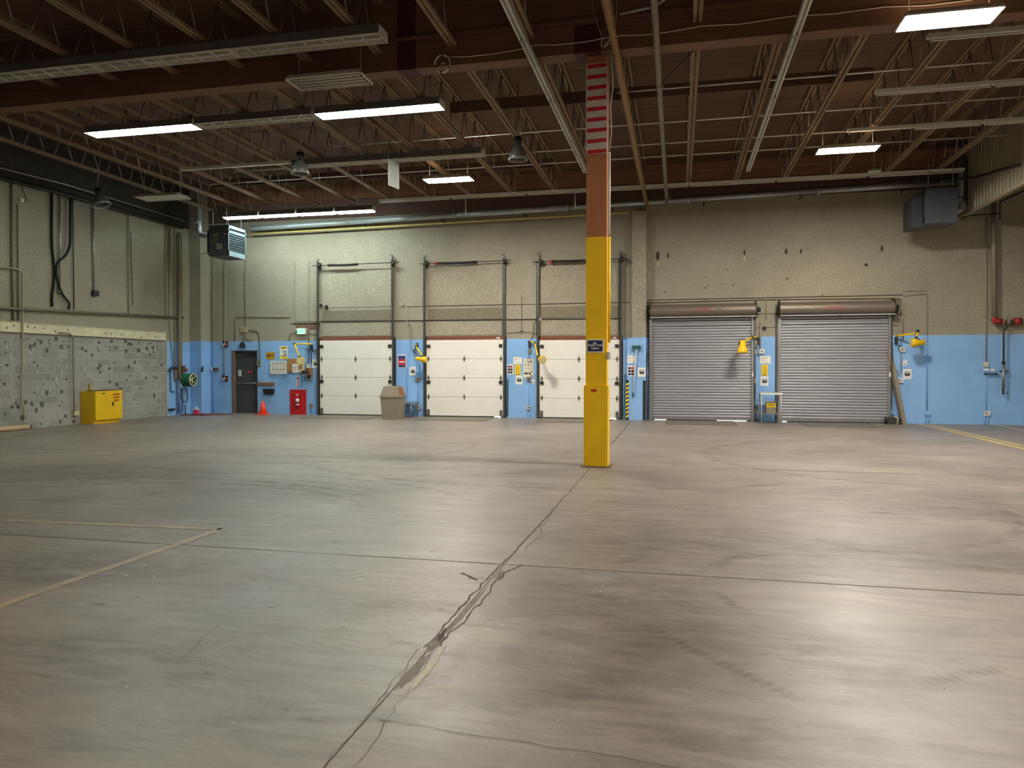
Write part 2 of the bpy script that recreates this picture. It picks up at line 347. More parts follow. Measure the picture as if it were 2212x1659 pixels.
def tread(p0, p1, wd, n):
    m = MB(); p0 = Vector(p0); p1 = Vector(p1); d = (p1-p0).normalized(); nn = Vector((-d.y, d.x)); step = (p1-p0).length/n; k5 = []
    for i in range(n):
        c = p0+d*step*(i+.5); b = len(m.v); ring = [(c + nn*wd*math.cos(a)*1.0 + d*step*.46*math.sin(a)) for a in [2*math.pi*k/10 for k in range(10)]]
        m.v += [(q.x, q.y, .0027) for q in ring] + [(c.x, c.y, .0027)]; m.f += [(b+k, b+(k+1) % 10, b+10) for k in range(10)]; k5.append(min(1, min(i+1, n-i)/4))
    o = m.build('tread_print', TREAD, floor, kind='stuff'); u = o.data.uv_layers.new(name='uv')
    for l in o.data.loops: g, k = divmod(l.vertex_index, 11); u.data[l.index].uv = (k5[g]*(1 if k == 10 else .45), 0)
def fp(x, y): p = F(x, y); return (p.x, p.y)
tread(fp(1385, 1350), fp(1760, 1530), .055, 20); tread(fp(1980, 1480), fp(2170, 1440), .06, 11); tread(fp(1540, 1275), fp(1620, 1330), .05, 9)
tread(fp(1330, 1220), fp(1400, 1195), .07, 7); tread(fp(1560, 1205), fp(1710, 1198), .05, 9); tread(fp(1400, 1090), fp(1560, 1110), .07, 12); tread(fp(1540, 1225), fp(1620, 1195), .07, 8)
for a in ((-17, 5.73, -1.4, 5.73), (-1.31, 5.73, 17, 5.73), (-17, 12.0, -1.6, 12.0), (-.95, 12.0, 17, 12.0)):
    wiggle(*a, .5, .002, .0045, .006, .0015).build('slab_joint', CRK, floor)
# worn painted floor lines
PLO = paint_line('worn_ochre_line', (182, 152, 106), .53); PLY = paint_line('yellow_line', (214, 190, 92), .38)
for (a, b, c, d), wd, mt in (((-4.38, 3.4, -4.35, 6.42), .045, PLO), ((-9.6, 6.12, -4.35, 6.38), .045, PLO), ((6.55, 9.0, 6.63, 22.85), .05, PLY), ((6.80, 9.0, 6.86, 22.85), .05, PLY), ((8.55, 9, 8.6, 22.9), .05, PLY)):
    wiggle(a, b, c, d, .4, .004, wd*.85, wd, .0022).build('painted_line', mt, floor)
wiggle(-15.6, 15.3, -16.3, 15.0, .2, .002, .02, .02, .0022).build('painted_line', PLY, floor)
# crumbs of grit and litter, each a small chip
gm = []
for s_ in range(3):
    m = MB(); n = 6; m.hexa([(math.cos(k)*.012*random.uniform(.6, 1.3), math.sin(k)*.008*random.uniform(.6, 1.3), 0) for k in [2*math.pi*i/n for i in range(n)]],
                         [(math.cos(k)*.007, math.sin(k)*.004, .004) for k in [2*math.pi*i/n for i in range(n)]])
    me = bpy.data.meshes.new('chip'); me.from_pydata(m.v, [], m.f); me.materials.append(PAPER if s_ < 2 else CRKG); gm.append(me)
chips = [(1705,1180),(1530,1245),(2125,1281),(1230,1223),(1317,1234),(1232,1262),(1297,1278),(1183,1135),(1119,1057),(890,993),(914,991),(470,1031),(115,1119),(270,1177),(584,1188),(333,1245),(272,1244),(152,1265),(200,1238),(312,1221),
         (445,1422),(274,1470),(275,1484),(490,1632),(788,1575),(1232,1422),(1155,1490),(1205,1558),(1235,1633),(2040,1488),(1555,1470),(1572,1005),(1632,1050),(1820,1083),(1660,1055),(1874,1030),(2062,1031),(2078,975),(1470,1003),(1380,1055),(1575,1096),(460,940),(395,1011),(600,948),(1120,1059),(960,990),(1005,1450),(1640,1070),(1730,1070),(1490,1058)]
for i, (x, y) in enumerate(chips):
    p = F(x, y); s_ = random.uniform(.6, 1.5)*(.35 if p.y < 4.5 else .6 if p.y < 8 else 1)
    o = share('litter_chip', gm[i % 3], (p.x, p.y, .0005), None, (0, 0, random.uniform(0, 6)), (s_, s_, 1)); tag(o, 'tiny pale chip of grit lying loose on the concrete floor', 'litter', 'loose grit on the floor')
# dock leveller plates set flush in front of the doors
LEVM = plain('leveller_plate', (112, 105, 93), .6, var=.15)
for xa, xb in ((B(702, 800).x, B(838, 800).x), (B(935, 800).x, B(1075, 800).x), (B(1180, 800).x, B(1325, 800).x), (B(1441, 800).x, B(1583, 800).x), (B(1722, 800).x, B(1870, 800).x)):
    p = bx(xa, xb, 21.2, YW-.06, -.001, .004).build('leveller_plate', LEVM, floor)
    for e in (xa, xb): bx(e-.008, e+.008, 21.2, YW-.06, -.001, .0065).build('leveller_edge', CRK, p)
    bx(xa, xb, 21.18, 21.2, -.001, .0065).build('leveller_edge', CRK, p)
bx(-17, 17, YW+.35, YW+9, -.3, -.02).build('ground_outside', plain('yard_concrete', (190, 188, 180), .8), kind='structure', label='pale yard concrete seen under the dock doors')

# ================================================================= CEILING, WALLS
ZD = 7.70
ceil = bx(-17.5, 17, -9, YW+.3, ZD+.03, ZD+.2).build('ceiling', BLACK, kind='structure', label='dark plywood roof deck above the open web joists')
sm = bx(0, 2.58-.012, 0, 1.29-.012, 0, .024); me = bpy.data.meshes.new('plywood_sheet'); me.from_pydata(sm.v, [], sm.f); me.materials.append(DECKW)
y = YW-1.29*12; row = 0
while y < YW:
    x = -16.6 - (1.29 if row % 2 else 0)
    while x < 7.7:
        share('plywood_sheet', me, (x, y, ZD), ceil); x += 2.58
    y += 1.29; row += 1
bx(-17.5, 17, -9, YW-1.29*12, ZD, ZD+.03).build('roof_boarding', DECKW, ceil)
bx(7.9, 17, YW-1.29*12, YW, ZD, ZD+.03).build('roof_boarding', DECKW, ceil)
# back wall with real openings
OPEN = []   # (x0,x1,top)
doors = [(692, 848, 735), (922, 1087, 734), (1166, 1338, 734)]; rolls = [(1407, 1624, 686), (1684, 1919, 682)]
dk = []
for a, b, t in doors:
    x0, x1 = B(a, 800, .06).x, B(b, 800, .06).x; z1 = B((a+b)/2, t, .06).z; dk.append((x0, x1, z1)); OPEN.append((x0+.09, x1-.09, z1-.05))
rk = []
for a, b, t in rolls:
    x0, x1 = B(a, 800, .1).x, B(b, 800, .1).x; z1 = B((a+b)/2, t, .1).z; rk.append((x0, x1, z1)); OPEN.append((x0+.09, x1-.09, z1-.05))
pd = (B(503, 830).x, B(556.5, 830).x, B(530, 757).z); OPEN.append((pd[0], pd[1], pd[2]))
OPEN.sort()
wb = MB(); x = XL-.6
for (a, b, z) in OPEN:
    wb.box(x, a, YW, YW+.25, 0, ZD+.03); wb.box(a, b, YW, YW+.25, z, ZD+.03); x = b
wb.box(x, 17, YW, YW+.25, 0, ZD+.03)
wall_back = wb.build('wall_back', WALLB, kind='structure', label='rough beige back wall with a sky blue painted band along its foot')
# corner pilaster and the broad pilaster between the white and grey doors
bx(XL-.3, B(442.5, 800, .3).x-.0, 22.5, YW, 0, ZD).build('wall_corner', WALLB, kind='structure', label='beige and blue corner pilaster between left wall and back wall')
pa, pb = B(1365.5, 600, .25).x, B(1396, 600, .25).x
ptop = B(1380, 455, .25).z
pil = bx(pa, pb, YW-.25, YW, 0, ptop).build('trim_1', WALLB, kind='structure', label='broad stucco pilaster between the white doors and the roller doors')
pbx0, pbx1 = B(1354.5, 800, .30).x, B(1395.8, 800, .30).x
bx(pbx0, pbx1, YW-.30, YW-.24, 0, B(1375, 731.5, .3).z).build('pilaster_cladding', BLUE, pil)
bx(pbx0-.13, pbx0-.001, YW-.16, YW, 0, B(1350, 735, .16).z).build('pilaster_side_board', BLUE, pil)
hz0, hz1 = B(1352.2, 860, .31).x, B(1357.8, 860, .31).x
bx(hz0, hz1, YW-.315, YW-.30, 0, B(1354, 821, .3).z).build('edge_guard', RUB, pil)
bx(B(1388.5, 870, .31).x, B(1394.8, 870, .31).x, YW-.312, YW-.30, 0, B(1391, 822, .3).z).build('edge_guard', DKSTEEL, pil)
zt = B(1354, 821, .3).z
for k in range(9):
    z0 = .06+k*(zt-.12)/9
    MB().prism_y([(hz0, z0), (hz1, z0+.05), (hz1, z0+.115), (hz0, z0+.065)], YW-.318, YW-.314).build('hazard_stripe', YSIGN, pil)
# repaired stucco bays above the white doors
for i, (xa, xb) in enumerate(((697, 843), (925, 1083), (1169, 1336))):
    p0, p1 = B(xa, 665), B(xb, 688)
    bx(p0.x, p1.x, YW-.02, YW, 3.16, 3.52).build('stucco_patch', WALLD, wall_back)
    bx(p0.x, p1.x, YW-.016, YW, dk[i][2]+.15, 3.02).build('stucco_panel', WALLP, wall_back)
    bx(p0.x-.04, p1.x+.04, YW-.012, YW, 3.62, 5.02).build('stucco_panel', WALLP, wall_back)
for xa, xb, z, h in ((636, 692, 3.62, .006), (636, 692, 3.085, .02), (878, 1360, 3.60, .012), (1398, 1950, 3.66, .014), (1626, 1683, 3.19, .01), (1626, 1683, 2.78, .008), (1950, 2003, 3.76, .008)):
    bx(B(xa, 700).x, B(xb, 700).x, YW-.004, YW+.01, z-h, z+h).build('wall_joint', CRK, wall_back)
bx(B(629, 700).x, B(692, 700).x, YW-.03, YW, 3.12, 3.62).build('stucco_panel', WALLP, wall_back)
bx(B(640, 700).x, B(690, 700).x, YW-.01, YW, 2.90, 3.05).build('stucco_patch', plain('brown_stucco', (120, 88, 70), .8, var=.1), wall_back)
# small broken sockets left in the stucco
for x, y, h in ((1421, 553, 20), (1443, 552, 12), (1608, 546, 12), (1698, 543, 14), (1730, 543, 11), (1905, 537, 12), (1572, 583, 3), (1584, 616, 3), (1529, 617, 3), (1523, 622, 3), (1436, 630, 3), (1700, 602, 4), (1777, 638, 3), (1871, 572, 6), (824, 604, 5), (822, 612, 5), (700, 598, 5)):
    p = B(x, y); q = h/2*.0139
    blob(0, 0, q*.42 if h > 6 else q*1.2, q, 10, jag=.25); bmsh = MB(); n = 10
    ring = [(p.x+math.cos(k)*q*(.4 if h > 6 else 1.2)*random.uniform(.8, 1.2), YW-.006, p.z+math.sin(k)*q*random.uniform(.85, 1.15)) for k in [2*math.pi*i/n for i in range(n)]]
    bmsh.hexa(ring, [(a, YW, c) for a, b_, c in ring]); bmsh.build('broken_socket', CRK, wall_back)
for x, y in ((1608, 557), (1421, 566)):
    p = B(x, y); blobs = MB(); n = 12; ring = [(p.x+math.cos(k)*.05*random.uniform(.6, 1.2), YW-.004, p.z+math.sin(k)*.12*random.uniform(.7, 1.2)) for k in [2*math.pi*i/n for i in range(n)]]
    blobs.hexa(ring, [(a, YW, c) for a, b_, c in ring]); blobs.build('broken_plaster', plain('raw_plaster', (170, 158, 136), .9), wall_back)
bx(B(1128, 600).x-.004, B(1128, 600).x+.004, YW-.003, YW, 3.0, 3.75).build('wall_joint', WALLD, wall_back)
# timber ledger along the top of the back wall
led = bx(-16.05, 7.6, YW-.09, YW, 7.22, ZD-.004).build('timber_ledger', LEDGERW); tag(led, 'long timber ledger carrying the joist ends along the top of the back wall', 'beam')
bx(-16.05, 7.6, YW-.03, YW, 6.62, 7.215).build('dark_gap_board', DARKW, led)  # dark board stands for the gloom of the gap under the ledger

# left wall: rough stucco above, concrete block infill below a cream steel channel
YE = L(359.5, 850).y
wall_left = MB().box(XL-.3, XL-.001, -9, 22.5, 2.46, ZD).box(XL-.3, XL-.001, YE, 22.5, 0, 2.46).box(XL-.3, XL-.03, -9, YE, 0, 2.46).build('wall_left', WALLL, kind='structure', label='rough beige left wall over a grey concrete block infill')
bx(XL, XL+.02, -9, 22.48, 6.36, ZD-.002).build('dark_gap_board', plain('dark_gap_boarding', (58, 52, 44), .8, var=.3), wall_left)  # boarding coloured dark for the gloom above the wall pipes
bx(XL-.03, XL-.005, 12.2, YE, 0, 2.47).build('mortar_bed', MORTAR, wall_left)
BH, BL_ = 2.47/12, .42
def blk(l):
    m = bx(0, .03, 0, l-.012, 0, BH-.012); me = bpy.data.meshes.new('concrete_block'); me.from_pydata(m.v, [], m.f); me.materials.append(BLOCKM); return me
full, half = blk(BL_), blk(BL_/2)
for r_ in range(12):
    y = YE; k = 0
    if r_ % 2: y -= BL_/2; share('concrete_block', half, (XL-.03+random.uniform(0, .003), y+.006, r_*BH+.006), wall_left)
    while y > 14.2:
        y -= BL_; share('concrete_block', full, (XL-.03+random.uniform(-.001, .003), y+.006, r_*BH+.006), wall_left)
bx(XL-.03, XL, -9, y+.0, 0, 2.46).build('block_infill', BLOCKM, wall_left)
# old anchor and glue spots on the block
DARKSP = plain('adhesive_spot', (88, 84, 76), .9); PALESP = plain('pale_scrape', (170, 168, 158), .8)
def wspot(y, z, ry, rz, m, name):
    b = MB(); n = 9; jx_ = XL+.0045+random.random()*.004; ring = [(jx_, y+math.cos(a)*ry*random.uniform(.75, 1.2), z+math.sin(a)*rz*random.uniform(.75, 1.2)) for a in [2*math.pi*i/n for i in range(n)]]
    b.hexa(ring, [(XL-.02, v, c) for _, v, c in ring]); return b
sp = MB(); sp2 = MB()
for i in range(150):
    y = 14.6+(YE-14.8)*random.random(); z = random.choice([random.uniform(.08, 2.4), random.uniform(2.05, 2.42), random.choice([.3, .62, .95, 1.3, 1.62])+random.uniform(-.05, .05)])
    q = random.choice([.02, .025, .03, .045, .055])
    b = wspot(y, z, q, q*random.uniform(.9, 1.3), None, ''); sp.add(b.v, b.f)
o = sp.build('adhesive_spots', DARKSP, wall_left, kind='stuff')
for x, y_, h in ((22, 770, 18), (63, 762, 12), (52, 780, 12), (80, 804, 14), (79, 840, 18), (94, 825, 22), (107, 840, 14), (121, 822, 18), (133, 808, 20), (145, 790, 18), (183, 752, 8), (171, 764, 8), (300, 795, 26), (308, 810, 22), (330, 860, 16), (92, 848, 10), (14, 750, 10), (182, 800, 14), (240, 745, 6), (338, 765, 12)):
    p = L(x, y_); b = wspot(p.y, p.z, .035, h*.0125/2, None, ''); sp2.add(b.v, b.f)
sp2.build('pale_scrapes', PALESP, wall_left, kind='stuff')
lint = MB().box(XL, XL+.05, -9, L(358, 718, .05).y, 2.49, 2.75).box(XL+.05, XL+.075, -9, L(358, 718, .05).y, 2.49, 2.505).box(XL+.05, XL+.065, -9, L(358, 718, .05).y, 2.735, 2.75).build('steel_lintel', CREAM)
tag(lint, 'long cream painted steel lintel above the grey block wall', 'lintel')
sp3 = MB()
for x, y_ in ((60, 705), (30, 703), (15, 708), (95, 709), (75, 707), (147, 712), (240, 721), (228, 720), (263, 723), (335, 727), (120, 716), (305, 728)):
    p = L(x, y_, .05); sp3.box(XL+.048, XL+.053, p.y-.02, p.y+.02, p.z-.025, p.z+.02)
sp3.build('bolt_hole', DARKSP, lint, kind='stuff')
bx(XL, XL+.03, YE-.02, YE+.01, 0, 2.46).build('corner_angle', plain('rusty_cream', (190, 176, 146), .7), wall_left)
# the unseen sides of the hall
bx(17, 17.2, -9, YW+.3, 0, ZD).build('wall_right', WALLP, kind='structure', label='plain beige wall far off to the side')
bx(-17.5, 17.2, -9.2, -9, 0, ZD).build('wall_front', WALLP, kind='structure', label='plain beige wall behind the viewer')

# corrugated upper wall at the side
XC, ZC = 7.62, 5.79
cw = thing('wall_side', 'upper side wall of cream ribbed steel sheets hanging below the roof', None, (XC, 16, ZC), None, 'structure')
def corr_sheet(l):
    m = MB(); pr = []; n = int(round(l/.2))
    for i in range(n):
        y0 = i*.2; pr += [(0, y0), (0, y0+.13), (-.035, y0+.15), (-.035, y0+.185)]
    pr.append((0, l)); vs = []
    for x, y in pr: vs += [(x, y, 0), (x, y, ZD-ZC), (x+.004, y, 0), (x+.004, y, ZD-ZC)]
    k = len(pr)
    m.add(vs, [(4*i, 4*i+4, 4*i+5, 4*i+1) for i in range(k-1)] + [(4*i+2, 4*i+3, 4*i+7, 4*i+6) for i in range(k-1)])
    me = bpy.data.meshes.new('ribbed_sheet'); me.from_pydata(m.v, [], m.f); me.materials.append(GRIDP); return me
cs = corr_sheet(1.0)
for k in range(16): share('ribbed_sheet', cs, (XC, 7+k, ZC), cw)
bx(XC-.05, XC+.06, 7, YW, ZC-.06, ZC+.0).build('bottom_angle', TANP, cw)

# ================================================================= ROOF STRUCTURE
YB0, YB1, ZB = 11.65, 11.95, 6.52
bm = thing('timber_beam', 'deep red-brown laminated timber beam crossing the hall on the yellow column', 'beam', (-4.4, 11.8, ZB))
n = 8; h = (ZD-ZB)/n
for k in range(n): bx(-16.5, 7.6, YB0+(.002 if k % 2 else 0), YB1-(.002 if k % 2 else 0), ZB+k*h, ZB+(k+1)*h-.003).build('lamination', GLULAM, bm)
bx(-16.5, 7.6, YB0-.035, YB0, 7.0, 7.045).build('nailer', GLULAM, bm)
for x in (-4.42, -1.62): bx(x-(.16 if x < -3 else .0), x+(.17 if x < -3 else .42), YB0-.003, YB1+.003, ZB-.003, ZD if x < -3 else 6.95).build('maroon_paint_patch', MAROON, bm)

# open web joists, one thing each; far bay and near bay
ZJ = 6.82
wl = math.hypot(.305, ZD-.06-ZJ-.03)
wm = MB().tube([(0, -.305/2, 0), (0, .305/2, ZD-.06-ZJ-.02)], .0135, 6); webA = bpy.data.meshes.new('web_tube'); webA.from_pydata(wm.v, [], wm.f); webA.materials.append(TUBEM)
for p in webA.polygons: p.use_smooth = True
def chord_mesh(l, hgt):
    m = bx(-.028, .028, 0, l, 0, hgt); me = bpy.data.meshes.new('chord'); me.from_pydata(m.v, [], m.f); me.materials.append(JOISTW); return me
FAR0, FAR1 = YB1, 22.35
cB, cT = chord_mesh(FAR1-FAR0-.5, .06), chord_mesh(YW-.09-FAR0, .05)
cBn, cTn = chord_mesh(YB0-7.2, .06), chord_mesh(YB0-7.2, .05)
JX = [-11.35+1.29*k for k in range(-3, 15)]
ordn = ['first', 'second', 'third', 'fourth', 'fifth', 'sixth', 'seventh', 'eighth', 'ninth', 'tenth', 'eleventh', 'twelfth', 'thirteenth', 'fourteenth', 'fifteenth', 'sixteenth', 'seventeenth', 'eighteenth']
for i, xj in enumerate(JX):
    j = thing('roof_joist', f'roof joist from beam to back wall, {ordn[i]} from the left wall', 'joist', (xj, (FAR0+FAR1)/2, ZJ), 'joists of the far bay')
    for s_ in (-1, 1):
        share('bottom_chord', cB, (xj+s_*.042, FAR0+.02, ZJ), j); share('top_chord', cT, (xj+s_*.042, FAR0, ZD-.05), j)
    k = 0; y = FAR0+.3
    while y < FAR1:
        share('web_tube', webA, (xj, y, ZJ+.02), j, None, (1, -1 if k % 2 else 1, 1)); y += .305 if k % 2 == 0 else .56; k += 1
    if xj < 0.6:
        j = thing('roof_joist', f'roof joist stopping at the face of the beam, {ordn[i]} from the left wall', 'joist', (xj, 9.4, ZJ), 'joists of the near bay')
        for s_ in (-1, 1):
            share('bottom_chord', cBn, (xj+s_*.042, 7.2, ZJ), j); share('top_chord', cTn, (xj+s_*.042, 7.2, ZD-.05), j)
        k = 0; y = 7.4
        while y < YB0:
            share('web_tube', webA, (xj, y, ZJ+.02), j, None, (1, -1 if k % 2 else 1, 1)); y += .305 if k % 2 == 0 else .56; k += 1
for x0, x1, y, z, lab in ((-4.75, 3.55, 15.1, 6.98, 'dark timber strut threaded through the joists behind the beam'), (-14, -3.4, 20.3, 7.15, 'dark timber strut threaded through the joists above the lit tube row'), (-1.3, 7.55, 22.2, 7.3, 'brown timber strut threaded through the joists above the roller doors')):
    o = bx(x0, x1, y, y+.06, z, z+.24).build('timber_strut', DARKW if y < 22 else LEDGERW); tag(o, lab, 'beam')
for k, (y, x0) in enumerate(((14.75, -1.2), (16.75, -8.5), (18.3, -12), (19.4, -13.5))):
    o = MB().tube([(x0, y, 7.0), (7.5, y, 7.0)], .017, 8).build('branch_pipe', WHITEP); tag(o, f'thin white pipe threaded through the joists, {ordn[k]} one behind the timber beam', 'pipe', 'thin pipes across the joists')
# sprinkler mains and the cable tray bundle
pm = MB().tube([(-.955, 7, 6.42), (-.94, 22.5, 6.46)], .055, 12).build('sprinkler_main', plain('brown_coated_pipe', (150, 116, 74), .5, .2, .2)); tag(pm, 'brown coated pipe running under the beam toward the back wall', 'pipe')
pg = MB().tube([(-.33, 7, 6.42), (-.35, 22.45, 6.46)], .048, 12).build('sprinkler_pipe', GREYP); tag(pg, 'grey steel pipe running under the beam with braced hangers', 'pipe')
for y in (9.2, 13.0, 21.6):
    MB().tube([(-.33, y-.04, 6.44), (-.33, y+.04, 6.44)], .065, 12).build('coupling', GREYP, pg)
MB().tube([(-.33, 13.0, 6.42), (.42, 11.9, 6.7)], .012, 6).build('brace', DKSTEEL, pg)
MB().tube([(-.33, 21.6, 6.42), (.1, 21.6, 6.78)], .016, 6).tube([(-.35, 21.6, 6.42), (-.75, 21.6, 6.78)], .016, 6).build('brace', DKSTEEL, pg)
MB().tube([(-.33, 9.3, 6.42), (-.33, 9.3, 6.85)], .012, 6).build('hanger_rod', STEEL, pg)
# main duct and wall-top conduits
dd = thing('silver_pipe', 'large silver pipe running the length of the back wall near the roof', 'pipe', (-3, 22.62, 6.3))
p0, p1 = Vector((-14.2, 22.62, 6.32)), Vector((7.5, 22.62, 6.70))
for k in range(6): MB().tube([p0.lerp(p1, k/6), p0.lerp(p1, (k+1)/6-.0015)], .088 if k < 3 else .07, 16).build('pipe_length', SILV, dd)
for k in range(1, 6): q = p0.lerp(p1, k/6); MB().tube([q-Vector((.03, 0, 0)), q+Vector((.03, 0, 0))], .1, 16).build('pipe_joint', SILV, dd)
for k in range(8): q = p0.lerp(p1, (k+.5)/8); bx(q.x-.02, q.x+.02, 22.6, YW, q.z-.12, q.z-.095).build('bracket', DKSTEEL, dd)
yc = MB().tube([(-14.3, 22.74, 6.16), (-1.5, 22.74, 6.30)], .028, 8).build('yellow_gas_pipe', plain('pale_yellow_pipe', (205, 188, 110), .5)); tag(yc, 'pale yellow pipe beneath the large silver pipe on the back wall', 'pipe')
dk2 = MB().bend([(-.2, 22.4, 6.60), (5.0, 22.3, 6.66), (6.2, 22.2, 6.72), (7.6, 21.9, 6.62), (7.55, 19, 6.2)], .028, 8, .2).build('dark_conduit', DKSTEEL); tag(dk2, 'dark sagging conduit above the roller doors running to the ribbed wall', 'conduit')

# ================================================================= COLUMN
col = thing('wood_column', 'square timber column wrapped in yellow up to twice head height', 'column', (-1.28, 11.9, 0))
cx0, cx1, cy0, cy1 = -1.445, -1.112, 11.78, 12.08
bx(cx0+.006, cx1-.006, cy0+.006, cy1-.006, 0, ZB-.005).build('timber_shaft', GLULAMZ, col)
bx(cx0, cx1, cy0, cy1, 1.25, 3.66).build('upper_yellow_wrap', YEL, col)
bx(cx0-.028, cx1+.02, cy0-.022, cy1+.02, .012, 1.295).build('lower_yellow_wrap', YEL, col)
bx(cx0-.07, cx1+.07, cy0-.10, cy1+.07, 0, .012).build('base_plate', plain('brown_steel_plate', (108, 94, 82), .5, .4), col)
bo = bx(cx0-.004, cx1+.0, cy0-.008, cy0+.004, 4.97, 6.40).build('height_board', plain('scuffed_white_board', (196, 188, 178), .6), col)
for k in range(9):
    zc = 5.005+k*.168
    MB().prism_y([(cx0+.018, zc-.035), (cx1-.012, zc-.022), (cx1-.012, zc+.035), (cx0+.018, zc+.028)], cy0-.0105, cy0-.0075).build('red_stripe', REDM, bo)
bx(cx0-.004, cx0+.005, cy0, cy1, 4.97, 6.4).build('board_side', plain('scuffed_white_board', (196, 188, 178), .6), col)
q0 = onplane(1277, 841, 1, cy0-.025); q1 = onplane(1289, 846, 1, cy0-.025)
bx(q0.x, q1.x, cy0-.026, cy0-.022, q1.z, q0.z).build('red_sticker', REDM, col)
cdt = MB().bend([(cx1+.032, cy0+.05, 6.9), (cx1+.032, cy0+.05, 1.32)], .016, 8)
o = MB().tube([(cx1+.035, cy0+.04, 5.0), (cx1+.035, cy0+.04, 3.7)], .017, 8).build('white_conduit', WHITEP); tag(o, 'white conduit riser on the bare timber side of the column', 'conduit')
o = MB().tube([(cx1+.035, cy0+.04, 3.66), (cx1+.035, cy0+.04, 1.98)], .02, 8).build('yellow_conduit', YEL); tag(o, 'yellow painted conduit riser down the side of the column', 'conduit')
p = onplane(1310.5, 768, 1, cy0)
o = bx(cx1+.004, cx1+.055, cy0-.01, cy0+.04, p.z-.06, p.z+.05).build('switch_box', GREYL); tag(o, 'small grey switch box at the foot of the yellow conduit on the column', 'electrical box')
bx(cx1+.012, cx1+.047, cy0-.013, cy0-.01, p.z-.04, p.z+.035).build('cover_plate', WHITEP, o)
w2 = MB(); pts = [(cx1+.03, cy0+.02, 7.1), (cx1+.06, cy0, 6.5), (cx1+.09, cy0-.02, 6.0), (cx1+.05, cy0, 5.7), (cx1+.07, cy0-.01, 5.3), (cx1+.035, cy0+.01, 5.02)]
w2.tube(pts, .008, 6); o = w2.build('hanging_cable', WIRE); tag(o, 'slack white cable hanging down beside the red and white striped board', 'cable')
w2 = MB(); pts = [(cx1+.02, cy0+.03, 7.2), (cx1+.05, cy0, 6.8), (cx1+.02, cy0+.02, 6.4), (cx1+.03, cy0+.02, 5.9), (cx1+.02, cy0+.04, 5.05)]
w2.tube(pts, .007, 6); o = w2.build('hanging_cable', GREYP); tag(o, 'thin grey cable hanging close against the striped column board', 'cable')
# navy parking sign
a, b = onplane(1267, 733, 1, cy0-.01), onplane(1304, 761.5, 1, cy0-.01); cxs, czs = (a.x+b.x)/2, (a.z+b.z)/2
sg = thing('parking_sign', 'navy blue sign with white border and lettering on the yellow column', 'sign', (cxs, cy0-.006, b.z))
bx(a.x, b.x, cy0-.008, cy0, b.z, a.z).build('white_backing', PAPER, sg)
bx(a.x+.016, b.x-.016, cy0-.010, cy0-.008, b.z+.016, a.z-.016).build('navy_panel', NAVY, sg)
bd = MB(); e = .022
for (xa, xb, za, zb) in ((a.x+e, b.x-e, a.z-e-.002, a.z-e), (a.x+e, b.x-e, b.z+e, b.z+e+.002), (a.x+e, a.x+e+.002, b.z+e, a.z-e), (b.x-e-.002, b.x-e, b.z+e, a.z-e)): bd.box(xa, xb, cy0-.0112, cy0-.0100, za, zb)
bd.build('border_line', GREYL, sg)
text('64', .05, (cxs-.006, cy0-.0115, czs+.042), sg, PAPER, bold=.002); text('Clamp Truck', .043, (cxs, cy0-.0115, czs+.012), sg, PAPER, bold=.0015); text('Parking', .043, (cxs, cy0-.0115, czs-.038), sg, PAPER, bold=.0015)

# ================================================================= LIGHT FITTINGS
def reflector_row(name, label, segs, y0, z0, lit, cat='light fitting', wdt=.40):
    """continuous row of trough reflectors; segs = list of (x0,x1); lit = set of segment numbers"""
    r = thing(name, label, cat, ((segs[0][0]+segs[-1][1])/2, y0+wdt/2, z0))
    for i, (x0, x1) in enumerate(segs):
        x0, x1 = min(x0, x1)+.008, max(x0, x1)-.008; on = i in lit
        m = MB(); t = .008
        outer = [(y0, z0), (y0+.03, z0+.15), (y0+wdt-.03, z0+.15), (y0+wdt, z0)]
        inner = [(y0+t, z0), (y0+.03+t, z0+.15-t), (y0+wdt-.03-t, z0+.15-t), (y0+wdt-t, z0)]
        for k in range(3):
            m.prism_x([outer[k], outer[k+1], inner[k+1], inner[k]], x0, x1)
        sh = m.build('reflector', DUSTY, r)
        lin_ = MB()
        lin_.prism_x([(y0+.045, z0+.13), (y0+wdt/2, z0+.085), (y0+wdt-.045, z0+.13), (y0+wdt-.045, z0+.14), (y0+.045, z0+.14)], x0+.01, x1-.01)
        lin_.prism_x([(y0+wdt-t-.002, z0+.002), (y0+wdt-.038-t, z0+.13), (y0+wdt-.042-t, z0+.13), (y0+wdt-t-.008, z0+.002)], x0+.01, x1-.01)
        lin_.build('white_lining', OFFW, sh)
        for yy in (y0+.11, y0+wdt-.11):
            MB().tube([(x0+.05, yy, z0+.045), (x1-.05, yy, z0+.045)], .019, 10).build('tube', TUBEL if on else OFFW, r)
        for xe in (x0, x1-.012): MB().prism_x([(y0, z0), (y0+.03, z0+.15), (y0+wdt-.03, z0+.15), (y0+wdt, z0)], xe, xe+.012).build('end_plate', OFFW, r)
        nb = 8 if not on else 0
        for k in range(1, nb): xx = x0+(x1-x0)*k/nb; bx(xx-.003, xx+.003, y0+.02, y0+wdt-.02, z0+.002, z0+.03).build('louvre_blade', OFFW, r)
    xx = min(segs[0][0], segs[-1][1])+.3; xe = max(segs[0][1], segs[-1][1])
    for xj in JX:
        if min(s[0] for s in segs)-.01 < xj < max(s[1] for s in segs)+.01: bx(xj-.03, xj+.03, y0+.1, y0+.14, z0+.15, z0+.2).build('clamp', WHITEP, r)
    return r
SG = 2.60
reflector_row('reflector_row', 'long unlit white fluorescent reflector row in front of the timber beam', [(-4.42-SG*(k+1), -4.42-SG*k) for k in range(4)][::-1], 10.5, 6.63, set())
